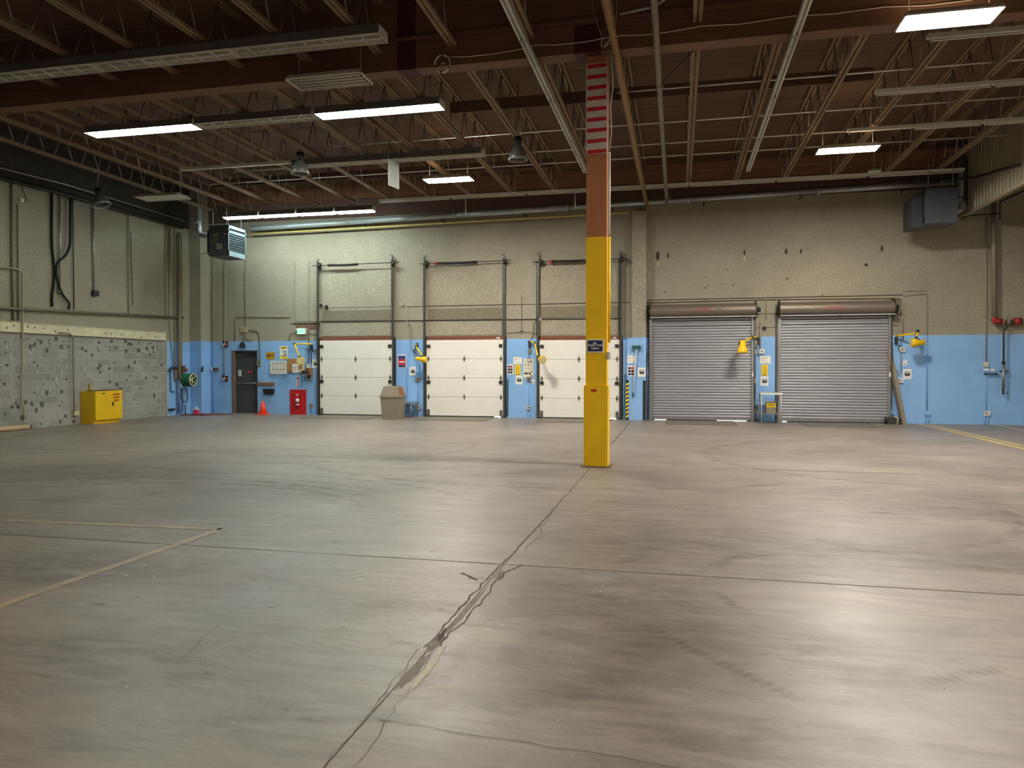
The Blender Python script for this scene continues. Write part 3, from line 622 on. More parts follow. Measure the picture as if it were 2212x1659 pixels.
reflector_row('reflector_row', 'fluorescent reflector row behind the beam with its two end units lit', [(-12.5, -9.85), (-9.8, -7.15), (-7.1, -4.47)], 13.55, 6.63, {0, 2})
reflector_row('reflector_row', 'unlit cream reflector row hanging beyond the half lit row', [(-9.4, -6.95), (-6.95, -4.5)], 16.75, 6.60, set(), wdt=.36)
lastrow = reflector_row('reflector_row', 'row of four short lit fluorescent units close to the back wall', [(-14.3+1.3*k, -14.3+1.3*(k+1)-.03) for k in range(4)], 21.15, 6.42, set(), wdt=.30)
for k in range(4): bx(-14.26+1.3*k, -13.06+1.3*k, 21.19, 21.41, 6.385, 6.418).build('lit_lens', ROWL, lastrow)
for k in range(4):
    x = -13.65+1.3*k
    o = MB().tube([(x, 21.3, 6.57), (x, 21.3, ZD)], .008, 6).build('suspension_rod', STEEL); tag(o, f'thin steel rod holding the lit back row, {ordn[k]} from the left wall', 'rod', 'rods above the lit back row')
def strip_x(label, x0, x1, y, z, n, bare_first=False):
    r = thing('strip_light', label, 'light fitting', ((x0+x1)/2, y, z)); L_ = (x1-x0)/n
    for k in range(n):
        a, b = x0+L_*k+.006, x0+L_*(k+1)-.006
        bx(a, b, y-.04, y+.04, z, z+.07).build('batten', WHITEP, r)
        if not (bare_first and k == 0): MB().tube([(a+.04, y-.02, z-.035), (b-.04, y-.02, z-.035)], .018, 8).build('tube', OFFW, r)
        for xe in (a+.03, b-.045): bx(xe, xe+.015, y-.03, y+.0, z-.055, z).build('lampholder', GREYL, r)
    for xj in JX:
        if x0 < xj < x1: bx(xj-.025, xj+.025, y-.02, y+.02, z+.07, 6.82).build('clamp', WHITEP, r)
    return r
strip_x('unlit bare strip light nearest the bright panel under the ribbed wall', 3.75, 7.5, 12.75, 6.7, 2)
strip_x('unlit bare strip light in the middle of three beside the ribbed wall', 3.55, 7.5, 15.05, 6.7, 2)
strip_x('unlit bare strip light just above the small warm lit panel', 3.55, 7.5, 17.35, 6.7, 3, True)
longstrip = strip_x('very long unlit strip light running above the doors near the back wall', -9.05, 7.25, 21.45, 6.72, 7)
strip_x('grey unlit batten continuing the cream reflector row toward the left wall', -12.6, -9.45, 16.85, 6.68, 1, True)
def strip_y(label, x, y0, y1, z, n):
    r = thing('strip_light', label, 'light fitting', (x, (y0+y1)/2, z)); L_ = (y1-y0)/n
    for k in range(n):
        a, b = y0+L_*k+.006, y0+L_*(k+1)-.006
        bx(x-.045, x+.045, a, b, z, z+.06).build('batten', GREYL, r)
        for s_ in (-.035, .035): MB().tube([(x+s_, a+.03, z-.03), (x+s_, b-.03, z-.03)], .018, 8).build('tube', OFFW, r)
        for ye in (a+.01, b-.025): bx(x-.05, x+.05, ye, ye+.015, z-.05, z).build('lampholder', GREYL, r)
    return r
strip_y('unlit twin tube strip light running from overhead to the timber column', -2.25, 8.2, 18.2, 6.41, 4)
strip_y('unlit twin tube strip light running toward the left roller door', 1.64, 8.9, 18.95, 6.41, 4)
def panel_light(label, x0, x1, y0, y1, z, lit, lens=True, hang=None, wires=True, lampm=None):
    r = thing('panel_light', label, 'light fitting', ((x0+x1)/2, (y0+y1)/2, z))
    MB().hexa([(x0, y0, z), (x1, y0, z), (x1, y1, z), (x0, y1, z)], [(x0+.06, y0+.06, z+.07), (x1-.06, y0+.06, z+.07), (x1-.06, y1-.06, z+.07), (x0+.06, y1-.06, z+.07)]).build('housing', WHITEP, r)
    fr = MB(); t = .02
    for a in ((x0, x1, y0, y0+t), (x0, x1, y1-t, y1), (x0, x0+t, y0, y1), (x1-t, x1, y0, y1)): fr.box(*a, z-.02, z)
    fr.build('rim', WHITEP, r)
    nb = 4; wd = (y1-y0-.08)/nb
    for k in range(nb):
        yy = y0+.04+wd*k
        if lit: bx(x0+.03, x1-.03, yy+.01, yy+wd-.01, z-.014, z-.002).build('lit_lens', lampm or LEDM, r)
        elif lens: MB().tube([(x0+.05, yy+wd/2, z-.02), (x1-.05, yy+wd/2, z-.02)], .018, 8).build('tube', OFFW, r); bx(x0+.03, x1-.03, yy+wd-.012, yy+wd-.004, z-.03, z).build('divider', DUSTY, r)
    if lit: bx(x0+.15, x1-.15, (y0+y1)/2-.05, (y0+y1)/2+.05, z+.071, z+.074).build('added_uplight', UPL, r)  # strip added so the deck above catches some glow
    if wires:
        for xx in (x0+.12, x1-.12): MB().tube([(xx, (y0+y1)/2, z+.07), (xx, (y0+y1)/2, hang or ZD-.05)], .006, 6).build('hanging_wire', STEEL, r)
    return r
panel_light('unlit white four tube panel hanging just behind the unlit reflector row', -6.28, -4.95, 11.02, 11.55, 6.30, False)
panel_light('flat unlit white panel low near the left wall', -14.95, -13.55, 18.0, 18.6, 6.40, False, lens=False)
panel_light('brightly lit panel hanging above the middle white doors', -6.38, -5.12, 17.9, 18.4, 6.40, True)
panel_light('small warm lit panel hanging in front of the grey roller doors', 2.98, 4.25, 17.35, 17.85, 6.40, True)
panel_light('largest bright lit panel hanging in front of the timber beam', 2.98, 4.22, 11.05, 11.58, 6.38, True)
# the same grid of panels goes on over the part of the hall behind the viewer and beyond the ribbed wall
for i, (x, y) in enumerate(((2.98, 4.9), (2.98, -1.4), (-6.4, -1.4), (12.2, 4.9), (12.2, 11.1), (12.2, -1.4))):
    panel_light(f'lit panel over the hall out of view, {ordn[i]} of the unseen grid', x, x+1.26, y, y+.5, 6.40, True, lampm=LEDFAR)
def bell(label, x, y, z, tilt=0, clear=False):
    r = thing('bell_lamp', label, 'lamp', (x, y, z)); prof = [(.20, 0), (.195, .06), (.165, .16), (.11, .25), (.07, .29)]; m = MB(); n = 20; t = tilt
    def T(px, py, pz): return (x+px+pz*math.sin(t), y+py, z+pz*math.cos(t)-px*math.sin(t))
    vs = []
    for rr, zz in prof: vs += [T(rr*math.cos(2*math.pi*k/n), rr*math.sin(2*math.pi*k/n), zz) for k in range(n)]
    for rr, zz in prof: vs += [T((rr-.006)*math.cos(2*math.pi*k/n), (rr-.006)*math.sin(2*math.pi*k/n), zz-.002) for k in range(n)]
    fs = []; P = len(prof)
    for i in range(P-1):
        for k in range(n):
            a = i*n; fs.append((a+k, a+(k+1) % n, a+n+(k+1) % n, a+n+k)); c = (P+i)*n; fs.append((c+k, c+n+k, c+n+(k+1) % n, c+(k+1) % n))
    for k in range(n): fs.append((k, P*n+k, P*n+(k+1) % n, (k+1) % n))
    m.add(vs, fs); m.sm = True; m.build('bell_shade', plain('spun_metal_shade', (120, 116, 108), .35, .5), r)
    MB().tube([T(.2*math.cos(a), .2*math.sin(a), 0) for a in [2*math.pi*k/24 for k in range(25)]], .009, 6, False).build('rim', GREYL, r)
    MB().tube([T(0, 0, .27), T(0, 0, .48)], [.075, .085], 12).build('ballast_housing', DKSTEEL, r)
    MB().tube([T(0, 0, .12), T(0, 0, .25)], [.045, .02], 10).build('bulb', GREYL, r)
    MB().tube([T(0, 0, .48), (x, y, ZD-.05)], .01, 6).build('hanging_rod', STEEL, r)
bell('dark bell lamp tilted in front of the left stucco wall', -15.0, 16.9, 5.92, -.35)
bell('bell lamp hanging in front of the cream unlit reflector row', -8.45, 15.5, 6.02)
bell('bell lamp hanging on its own beside the timber column', -3.36, 15.5, 6.02)
o = MB().hexa([(-6.52, 16.0, 5.78), (-6.37, 16.3, 5.74), (-6.365, 16.3, 5.74), (-6.515, 16.0, 5.78)], [(-6.52, 16.0, 6.38), (-6.37, 16.3, 6.33), (-6.365, 16.3, 6.33), (-6.515, 16.0, 6.38)]).build('hanging_placard', plain('thin_white_card', (206, 204, 194), .6)); tag(o, 'blank white placard hanging on wires above the middle white door', 'placard')
for x_, y_, z_ in ((-6.515, 16.0, 6.38), (-6.37, 16.29, 6.33)): MB().tube([(x_, y_, z_-.01), (x_, y_, ZD)], .004, 5).build('hanging_wire', STEEL, o)
for x_ in (-6.25, -2.95): MB().tube([(x_, 21.4, 6.72), (x_+.01, 21.4, 6.2)], [.012, .02], 8).build('pull_cord', WIRE, longstrip)

# wires along the beam and the coil that ends them
def on_beam(x, y, d=.03): return onplane(x, y, 1, YB0-d)
o = MB().tube([on_beam(*p) for p in ((957, 122), (1000, 123), (1060, 117), (1110, 109), (1135, 104), (1157, 97), (1200, 97), (1260, 91), (1318, 80), (1343, 77), (1400, 75), (1450, 68), (1517, 56), (1600, 52), (1710, 35), (1800, 30), (1911, 15), (2000, 12), (2100, 0))], .008, 6).build('white_cable', WIRE); tag(o, 'white cable strung in shallow swags along the face of the timber beam', 'cable')
cl = thing('cable_coil', 'coil of white cable tied in four places hanging on the timber beam', 'cable coil', on_beam(957, 156))
c0 = on_beam(956, 138, .04)
for k in range(3): MB().tube([c0+Vector((.125*math.cos(a)*(1+.03*k), -.01*k, .145*math.sin(a)*(1-.02*k))) for a in [2*math.pi*i/28 for i in range(29)]], .009, 6).build('cable_loop', WIRE, cl)
for a in (90, 195, 330, 262): q = c0+Vector((.128*math.cos(math.radians(a)), -.01, .143*math.sin(math.radians(a)))); MB().tube([q+Vector((-.012, 0, 0)), q+Vector((.012, 0, 0))], .022, 8).build('tie', RUB, cl)
bx(c0.x-.03, c0.x+.035, YB0-.012, YB0, c0.z+.01, c0.z+.025).build('label_strip', PAPER, cl)
o = MB().tube([(-1.1, 10.9, 7.6), (-1.0, 10.9, 6.95), (-.96, 10.95, 6.6), (-.99, 11.0, 6.42), (-1.1, 11.1, 6.35), (-1.0, 11.2, 6.45), (-.93, 11.2, 6.8), (-.9, 11.2, 7.5)], .012, 6).build('wire_bundle', TANP); tag(o, 'tangled bundle of old wires hanging at the head of the column', 'wires')
o = MB().tube([(-1.3, 10.9, 7.6), (-1.24, 11.0, 6.8), (-1.13, 11.1, 6.5), (-1.15, 11.2, 6.4), (-1.06, 11.25, 6.43), (-.95, 11.0, 6.7), (-.95, 10.9, 7.6)], .009, 6).build('wire_bundle', GREYP); tag(o, 'thin loop of grey wires beside the tangled bundle at the column head', 'wires')
o = MB().tube([(-.9, 11.4, 6.95), (-.4, 11.4, 7.0), (.35, 11.4, 7.4)], .02, 6).build('flexible_duct', GREYL); tag(o, 'pale flexible duct crossing above the timber beam near the column', 'duct')

# ================================================================= DOORS
HINGE = plain('grey_hinge_steel', (120, 118, 112), .4, .6)
dnames = ['first white sectional dock door, beside the grey exit door', 'second white sectional dock door, middle one of three', 'third white sectional dock door, partly behind the yellow column']
for i, ((x0, x1, zt), (a, b, t)) in enumerate(zip(dk, doors)):
    d = thing(f'door_{i+1}', dnames[i], None, ((x0+x1)/2, YW-.08, 0), None, 'structure'); zb = .035; hs = (zt-zb)/4; bx(x0+.01, x1-.01, YW-.06, YW-.03, zb+.02, zt-.01).build('daylight_backing', DKSTEEL, d)  # core is an unseen backing added to stop sky leaking between sections
    for k in range(4):
        p = bx(x0, x1, YW-.09, YW-.04, zb+hs*k+.004, zb+hs*(k+1)-.004).build('door_section', DOORW, d)
        for q in range(1, 5): bx(x0+.05, x1-.05, YW-.0925, YW-.09, zb+hs*k+hs*q/5-.002, zb+hs*k+hs*q/5+.002).build('pressed_rib', plain('door_rib', (212, 207, 196), .55), p)
    for k in range(1, 4):
        z = zb+hs*k
        for xx in (x0+.07, (x0+x1)/2, x1-.07):
            hm = MB().prism_y([(xx-.045, z), (xx-.014, z+.06), (xx-.007, z+.095), (xx+.007, z+.095), (xx+.014, z+.06), (xx+.045, z), (xx+.014, z-.06), (xx+.007, z-.095), (xx-.007, z-.095), (xx-.014, z-.06)][::-1], YW-.102, YW-.09)
            hm.tube([(xx-.03, YW-.105, z), (xx+.03, YW-.105, z)], .012, 8); hm.build('hinge', HINGE, d)
    for s_, xx in ((1, x0+.02), (-1, x1-.02)):
        for z in (zt-.2, zb+hs*1.78): bx(xx, xx+s_*.11, YW-.13, YW-.09, z-.05, z+.05).build('roller_bracket', DKSTEEL, d)
        bx(xx, xx+s_*.09, YW-.11, YW-.09, .05, .24).build('bottom_bracket', HINGE, d)
        tx = x0-.045 if s_ == 1 else x1+.045
        tt = B(a, (563, 556, 548)[i], .12).z if s_ == 1 else B(b, (554, 553, 545)[i], .12).z
        MB().box(tx-.05, tx+.05, YW-.05, YW, 0, 2.6).box(tx-s_*.035-.008, tx-s_*.035+.008, YW-.14, YW-.05, 0, 2.6).build('steel_jamb', DKSTEEL, d)
        MB().box(tx-.02, tx+.028, YW-.14, YW-.12, .0, tt).box(tx-.028, tx-.02, YW-.14, YW-.02, .0, tt).build('lift_track', plain('track_steel', (84, 82, 76), .45, .6), d)
        bx(tx-.08, tx-.03, YW-.03, YW, 2.6, tt-.2).build('track_angle', DKSTEEL, d)
        MB().tube([(tx-.02, YW-.12, tt-.02), (tx, YW-.13, tt+.04), (tx+.05*s_, YW-.13, tt+.05), (tx+.07*s_, YW-.13, tt+.02)], .012, 6).build('track_hook', DKSTEEL, d)
    zs = B((a+b)/2, (571, 567, 563)[i], .2).z
    MB().tube([(x0-.2, YW-.2, zs), (x1+.28, YW-.2, zs+.02)], .014, 10).build('torsion_shaft', DKSTEEL, d)
    sx0, sx1 = (x0+.42, x0+1.45) if i == 0 else (x0+.38, x0+1.75)
    sprg = MB().tube([(sx0+(sx1-sx0)*k/6, YW-.2, zs+.005-(.02 if i == 0 else .01)*math.sin(math.pi*k/6)) for k in range(7)], .038, 12).build('torsion_spring', RUB, d)
    for k in range(14): xx = sx0+(sx1-sx0)*(k+.5)/14; MB().tube([(xx-.006, YW-.2, zs-.008), (xx+.006, YW-.2, zs-.008)], .041, 12).build('spring_coil', DKSTEEL, sprg)
    MB().tube([(sx0-.05, YW-.2, zs), (sx0+.03, YW-.2, zs)], .05, 10).build('winding_cone', REDM if i else DKSTEEL, d)
    for xx in (x0+.04, x1+.06):
        MB().tube([(xx, YW-.2, zs), (xx+.08, YW-.2, zs)], [.07, .055], 12).build('cable_drum', DKSTEEL, d); bx(xx-.03, xx-.01, YW-.24, YW, zs-.1, zs+.1).build('bearing_bracket', DKSTEEL, d)
    bx(x0-.0, x1+.0, YW-.035, YW, zt-.02, zt+.12).build('timber_header', HEADW, d)
    bx(x0+.02, x1-.3, YW-.085, YW-.045, .006, zb+.003).build('bottom_seal', RUB, d)
    if i: bx(B(b-14, 730).x, B(b-6, 730).x, YW-.05, YW-.035, zt+.02, zt+.08).build('header_plate', GREYL, d)
o = bx(B(707, 650).x-.03, B(707, 650).x+.03, YW-.12, YW, 3.55, 3.7).build('track_stop', DKSTEEL); tag(o, 'small dark bracket inside the first white door track above head height', 'bracket')

# slat for the grey roller doors
def slat_mesh(l, h):
    pr = [(0, 0), (-.012, h*.1), (-.018, h*.35), (-.016, h*.65), (-.006, h*.88), (0, h*.93), (.006, h*.93), (.006, 0)]
    m = MB().prism_x(pr, 0, l); me = bpy.data.meshes.new('curtain_slat'); me.from_pydata(m.v, [], m.f); me.materials.append(SLATM); return me
rnames = ['left grey slatted roller door under a dented hood', 'grey slatted roller door nearest the leaning timber']
for i, ((x0, x1, zt), (a, b, t)) in enumerate(zip(rk, rolls)):
    d = thing(f'door_{i+4}', rnames[i], None, ((x0+x1)/2, YW-.1, 0), None, 'structure'); ns = 36; h = (zt-.09)/ns; sm = slat_mesh(x1-x0-.02, h)
    for k in range(ns): share('curtain_slat', sm, (x0+.01, YW-.08+random.uniform(-.0015, .0015), .09+h*k), d)
    bx(x0+.02, x1-.02, YW-.10, YW-.06, .028, .09).build('bottom_bar', GUIDEM, d); [bx(B(u, 900).x, B(v, 900).x, YW-.095, YW-.065, .002, .03).build('bottom_seal', RUB, d) for u, v in (((1404, 1412), (1440, 1548), (1612, 1628)), ((1681, 1688), (1699, 1922)))[i]]; bx(x0, x1, YW-.073, YW-.068, .06, zt+.02).build('curtain_back', DKSTEEL, d)  # curtain back is an added sheet that stops sky leaking between slats
    for s_, xx in ((-1, x0), (1, x1)):
        MB().box(min(xx, xx+s_*.085), max(xx, xx+s_*.085), YW-.07, YW, 0, zt+.02).box(min(xx+s_*.01, xx-s_*.02), max(xx+s_*.01, xx-s_*.02), YW-.15, YW-.07, 0, zt+.02).box(min(xx-s_*.02, xx+s_*.06), max(xx-s_*.02, xx+s_*.06), YW-.16, YW-.145, 0, zt+.02).build('side_guide', GUIDEM, d)
        bx(xx+s_*.09, xx+s_*.11, YW-.02, YW, 0, zt+.35).build('jamb_angle', DKSTEEL, d)
    hx0, hx1 = x0-.03, x1+.08; hr = .19; zc = zt+.20; n = 14
    pr = [(YW-.02, zt+.42)] + [(YW-.25-hr*math.sin(t_), zc+hr*math.cos(t_)) for t_ in [math.pi*k/n for k in range(n+1)]] + [(YW-.02, zt+.01)]
    hd = MB().prism_x(pr[::-1], hx0, hx1); ho = hd.build('hood', HOODM, d)
    for xe in (hx0-.02, hx1): MB().prism_x([(YW-.0, zt-.05), (YW-.0, zt+.46), (YW-.3, zt+.46), (YW-.47, zc+.1), (YW-.47, zc-.12), (YW-.3, zt-.04)], xe, xe+.02).build('end_bracket', DKSTEEL, d)
    bx(hx0, hx1, YW-.46, YW-.44, zt-.015, zt+.012).build('hood_lip', GREYL, d)
    MB().tube([(hx1+.02, YW-.25, zc), (hx1+.14, YW-.25, zc)], [.07, .07], 12).build('chain_wheel', DKSTEEL, d)
    MB().tube([(hx0-.02, YW-.25, zc), (hx0-.07, YW-.25, zc)], [.045, .045], 12).build('shaft_end', DKSTEEL, d)
    wx = B((1518, 1805)[i], 668, .44).x
    text('CORNELL', .125, (wx, YW-.449, zc+.01), ho, plain('faded_red_print', (160, 86, 86), .6), sx=1.05, bold=.003)
    if i == 0:
        MB().tube([(B(1548, 660).x, YW-.437, zc+.07), (B(1556, 660).x, YW-.446, zc+.03), (B(1550, 660).x, YW-.437, zc-.01)], [.004, .011, .004], 6).build('dent_crease', DKSTEEL, ho)
    bx(x1-.0, x1+.05, YW-.175, YW-.16, 1.33, 1.45).build('latch_plate', WHITEP, d)
for lab, px in (('pull chain hanging beside the left roller door guide', 1629), ('pull chain hanging beside the roller door guide near the leaning timber', 1925)):
    o = MB().tube([B(px, 668, .2), B(px+.5, 760, .2), B(px, 850, .2), B(px+1.5, 884, .2), B(px+3, 850, .2), B(px+2.5, 740, .2)], .007, 5).build('pull_chain', DKSTEEL); tag(o, lab, 'chain')
mo = thing('door_operator', 'grey motor bracket beside the hood of the roller door nearest the ribbed wall', 'bracket', B(1935, 690, .15))
bx(B(1928, 660).x, B(1948, 660).x, YW-.03, YW, B(1935, 680).z, B(1935, 648).z).build('mounting_plate', WALLD, mo); MB().tube([B(1944, 664, .06), B(1941, 678, .06)], .03, 8).build('cable_gland', GREYL, mo)

# person door
d = thing('door_6', 'dark grey steel exit door with a panic bar', None, ((pd[0]+pd[1])/2, YW+.1, 0), None, 'structure')
bx(pd[0]+.05, pd[1]-.02, YW+.09, YW+.13, .012, pd[2]-.03).build('door_leaf', DOORG, d)
bx(pd[0]-.02, pd[0]+.06, YW-.02, YW+.2, 0, pd[2]).build('door_jamb', plain('worn_brown_jamb', (116, 92, 78), .7, var=.2), d)
bx(pd[1]-.03, pd[1]+.0, YW-.01, YW+.2, 0, pd[2]).build('door_jamb', DOORG, d); bx(pd[0], pd[1], YW-.01, YW+.2, pd[2]-.04, pd[2]).build('door_head', DOORG, d)
q = B(515, 828); bar = MB().tube([(q.x, YW+.03, q.z), (pd[1]-.03, YW+.03, q.z)], .02, 8).build('panic_bar', STEEL, d)
for xx in (q.x, pd[1]-.06): bx(xx-.03, xx+.03, YW+.0, YW+.09, q.z-.04, q.z+.04).build('bar_end', STEEL, d)
q = B(515.5, 806); bx(q.x-.05, q.x+.05, YW+.04, YW+.09, q.z-.11, q.z+.11).build('alarm_lock', GREYL, d)
q = B(537, 803); bx(q.x-.09, q.x+.09, YW+.085, YW+.09, q.z-.03, q.z+.03).build('warning_sticker', REDM, d); bx(q.x-.075, q.x-.05, YW+.083, YW+.085, q.z-.02, q.z+.02).build('sticker_mark', PAPER, d)
q = B(545, 766); bx(q.x-.17, q.x+.1, YW+.05, YW+.09, q.z-.03, q.z+.02).build('door_closer', DKSTEEL, d)
bx(pd[0], pd[1], YW, YW+.2, -.005, .012).build('threshold', GREYP, d)
bx(pd[0]-.1, pd[1]+.1, YW+.2, YW+.22, 0, pd[2]+.1).build('outer_lining', BLACK, d)

# ================================================================= things on the back wall
def plate(name, label, cat, x0, y0, x1, y1, m, d=.012, group=None, base=0.0, pl=B):
    a, b = pl(x0, y0, base), pl(x1, y1, base)
    if pl is B: r = bx(a.x, b.x, YW-base-d, YW-base, b.z, a.z).build(name, m)
    else: r = bx(XL+base, XL+base+d, a.y, b.y, b.z, a.z).build(name, m)
    return tag(r, label, cat, group)
def sub(r, name, x0, y0, x1, y1, m, d, base=0.0):
    a, b = B(x0, y0, base), B(x1, y1, base); return bx(a.x, b.x, YW-base-d, YW-base, b.z, a.z).build(name, m, r)
def conduit(label, pts, r=.013, m=None, d=.03, pl=B, cat='conduit', name='conduit', rb=.08, group=None):
    P = [pl(x, y, d) for x, y in pts]
    o = MB().bend(P, r, 8, rb).build(name, m or WALLB); return tag(o, label, cat, group)
conduit('thin conduit down the wall between the corner pilaster and the red brackets', [(461, 505), (461, 893)], .014)
conduit('pale conduit joining the upper and lower red wall brackets', [(486, 560), (486, 700), (484.5, 742), (484.5, 815)], .014, TANP)
conduit('conduit dropping from the heater to the box above the exit door', [(530, 562), (530, 706)], .014, GREYP)
conduit('short conduit from the box down to the small door lamp', [(527, 717), (525.5, 738)], .013, GREYP)
conduit('conduit curling under the box above the exit door', [(529, 717), (530, 731), (545, 735)], .012, GREYP)
conduit('pair conduit running right from the box then down beside the exit door', [(536, 713), (555, 714), (561, 722), (561, 778)], .016, GREYP)
conduit('conduit looping above the exit door toward the stucco repair', [(508, 737), (508, 684), (626, 684)], .013, GREYP)
conduit('conduit coming down the wall to the green exit sign', [(636, 565), (636, 675), (640, 692), (643, 712)], .013, GREYP)
conduit('tall conduit rising behind the first yellow dock lamp', [(667, 566), (667, 792)], .014, GREYP)
conduit('arched conduit around the side of the green exit sign', [(624, 736), (627, 720), (640, 718), (684, 720)], .011, GREYP)
conduit('dark conduit beside the first door track to the corkboard shelf', [(688, 748), (684, 757), (672, 759), (673, 785)], .014, DKSTEEL)
conduit('long dark pipe crossing the wall above the white doors', [(640, 695), (1345, 688)], .014, DKSTEEL, .02)
conduit('conduit between the first and second white doors running floor to stucco', [(879, 662), (879, 893)], .013)
conduit('bent conduit feeding the second yellow dock lamp', [(880, 697), (888, 702), (888, 752), (897, 762)], .012, GREYP)
conduit('thin conduit linking the boxes left of the second white door', [(903, 785), (903, 877)], .010)
conduit('conduit from the junction dot down between the second and third doors', [(1126.5, 640), (1126.5, 717)], .008, WALLD)
conduit('fine wire crossing at the round junction left of the third door', [(1092, 720), (1120, 718), (1146, 717), (1158, 722)], .006, DKSTEEL)
conduit('wire hanging from the stucco to the third yellow dock lamp', [(1158, 693), (1153, 700), (1152, 722), (1147, 735)], .007, DKSTEEL)
conduit('thin conduit below the large notice left of the third door', [(1142.5, 822), (1142.5, 878)], .009)
conduit('light conduit over both roller doors turning down on the far side', [(1396, 653), (1650, 646), (1926, 643), (1950, 645), (1950, 735)], .020, TANP, .04)
conduit('short conduit rising between the roller door hoods', [(1656, 648), (1655, 690)], .014, TANP)
conduit('pale riser between the roller doors to the round cornered switch', [(1643, 697), (1642, 758)], .022, TANP)
conduit('thin conduit below the junction at the roller door notices', [(1630, 765), (1629, 885)], .010)
conduit('conduit pair half way along the blue wall beyond the leaning timber', [(2002, 634), (2002, 886)], .018)
conduit('thin conduit running sideways from the twin riser top', [(2003, 634), (1952, 639)], .008, WALLP)
conduit('conduit down the wall to the small blue shelf', [(2130, 470), (2130, 782)], .016, TANP)
conduit('conduit from the blue shelf down to the low outlet', [(2130, 795), (2130, 889)], .012)
conduit('thin conduit from the upper white switch to the lower one beside the leaning timber', [(1947, 760), (1946.5, 806)], .012, GREYP)
conduit('curved conduit arriving at the lower white switch beside the leaning timber', [(1936, 799), (1941, 803), (1941, 812)], .012, GREYP)
conduit('cable loop hanging over the upper white switch beside the leaning timber', [(1946, 732), (1946, 744), (1939, 752), (1943, 760), (1950, 752), (1948, 745)], .008, RUB, cat='cable', rb=.06)
conduit('cable running from the hose post down beside the striped guard', [(1349.5, 808), (1349, 870), (1346, 895), (1345, 904)], .015, TEAL, .22, cat='hose')
conduit('dark hose hanging left of the yellow notice strip', [(1097, 819), (1096.5, 860), (1096, 899)], .014, RUB, cat='hose')
for x0, y0, x1, y1, m, lab in ((522, 705, 534, 718, TANP, 'tan junction box above the exit door'), (556.5, 778, 564, 790, GREYP, 'grey box beside the exit door frame'), (457, 793, 467, 801, GREYL, 'pale round cornered box on the thin conduit left of the exit door'),
        (463.5, 794, 474, 801, GREYP, 'grey plate beside the pale box left of the exit door'), (670, 872, 676, 881, GREYP, 'low grey outlet below the telephone shelf'), (898, 815, 908, 824, GREYP, 'grey outlet left of the second white door'),
        (899, 874, 909, 884, GREYL, 'low pale outlet behind the steel table'), (1137, 876, 1146, 885, GREYL, 'low pale outlet left of the third white door'), (1138, 814, 1147, 824, GREYP, 'grey switch directly under the large printed notice'),
        (1624, 755, 1635, 765, WHITEP, 'white box against the left roller door guide'), (1640, 754, 1651, 764, WHITEP, 'white rounded switch between the roller doors'), (1625, 737, 1635, 749, GREYL, 'oval grey box under the fourth dock lamp'), (1625, 817, 1634, 827, WHITEP, 'white switch plate at the left roller door'),
        (1626, 883, 1635, 893, WHITEP, 'low white outlet beside the steel cart'), (1944, 750, 1954, 760, WHITEP, 'upper white switch beside the leaning timber'), (1941, 817, 1950, 827, WHITEP, 'lower white switch beside the leaning timber'),
        (1997, 887, 2008, 897, BLUE, 'blue painted low box on the twin conduit'), (2125, 782, 2133, 793, CREAM, 'cream box just above the small blue shelf'), (2126, 888, 2137, 898, WHITEP, 'low white outlet below the blue shelf'), (1920, 886, 1930, 895, BLUE, 'blue painted box low beside the roller door guide'),
        (1165, 687, 1170, 693, WHITEP, 'small white sensor on the third door track'), (1141, 754, 1148, 763, GREYP, 'grey box under the third dock lamp'), (866, 655, 873, 661, TANP, 'small tan box on the stucco between first and second doors'), (693, 657, 697, 662, DKSTEEL, 'tiny dark bracket on the first door track')):
    r = plate('outlet_box', lab, 'electrical box', x0, y0, x1, y1, m, .06)
    xm, ym = (x0+x1)/2, (y0+y1)/2
    if m in (WHITEP, GREYL, GREYP) and x1-x0 > 7: sub(r, 'outlet_face', xm-1.2, ym-2, xm+1.2, ym+2, INK if m is WHITEP else DKSTEEL, .003, .06)
tag(MB().tube([B(1999, 897, .03), B(1999, 914, .03)], 0.012, 8).tube([B(2006, 897, .03), B(2006, 914, .03)], 0.012, 8).build('conduit_pair', WALLB), 'blue painted pair of stub conduits at the foot of the twin riser', 'conduit')
tag(MB().tube([B(2127, 898, .03), B(2127, 917, .03)], 0.012, 8).tube([B(2134, 898, .03), B(2134, 917, .03)], 0.012, 8).build('conduit_pair', WALLB), 'blue painted pair of stub conduits under the low white outlet', 'conduit')
tag(MB().tube([B(670.5, 881, .03), B(670.5, 896, .03)], 0.008, 8).tube([B(675, 881, .03), B(675, 896, .03)], 0.008, 8).build('conduit_pair', WALLB), 'thin pair of stub conduits below the low grey outlet', 'conduit')
tag(MB().tube([B(1138.5, 885, .03), B(1138.5, 901, .03)], 0.008, 8).tube([B(1144.5, 885, .03), B(1144.5, 901, .03)], 0.008, 8).build('conduit_pair', WALLB), 'thin pair of stub conduits below the low pale outlet', 'conduit')
rg = MB().tube([B(1126.5, 717, .02)+Vector((.055*math.cos(a), 0, .055*math.sin(a))) for a in [2*math.pi*k/16 for k in range(17)]], .01, 6).build('round_junction', GREYP); tag(rg, 'round junction ring on the stucco left of the third white door', 'junction')
rg = MB().tube([B(1651.5, 709, .06), B(1651.5, 709, 0)], [.05, .06], 14).build('round_alarm', DKSTEEL); tag(rg, 'dark round sounder on the stucco between the roller doors', 'alarm')
dl = thing('door_lamp', 'small dark downlight mounted above the exit door', 'lamp', B(524, 750, .06)); MB().hexa([B(517, 750, .12), B(531, 750, .12), B(531, 750, 0), B(517, 750, 0)], [B(520, 739, .05), B(527, 739, .05), B(527, 739, 0), B(520, 739, 0)]).build('lamp_hood', DKSTEEL, dl)
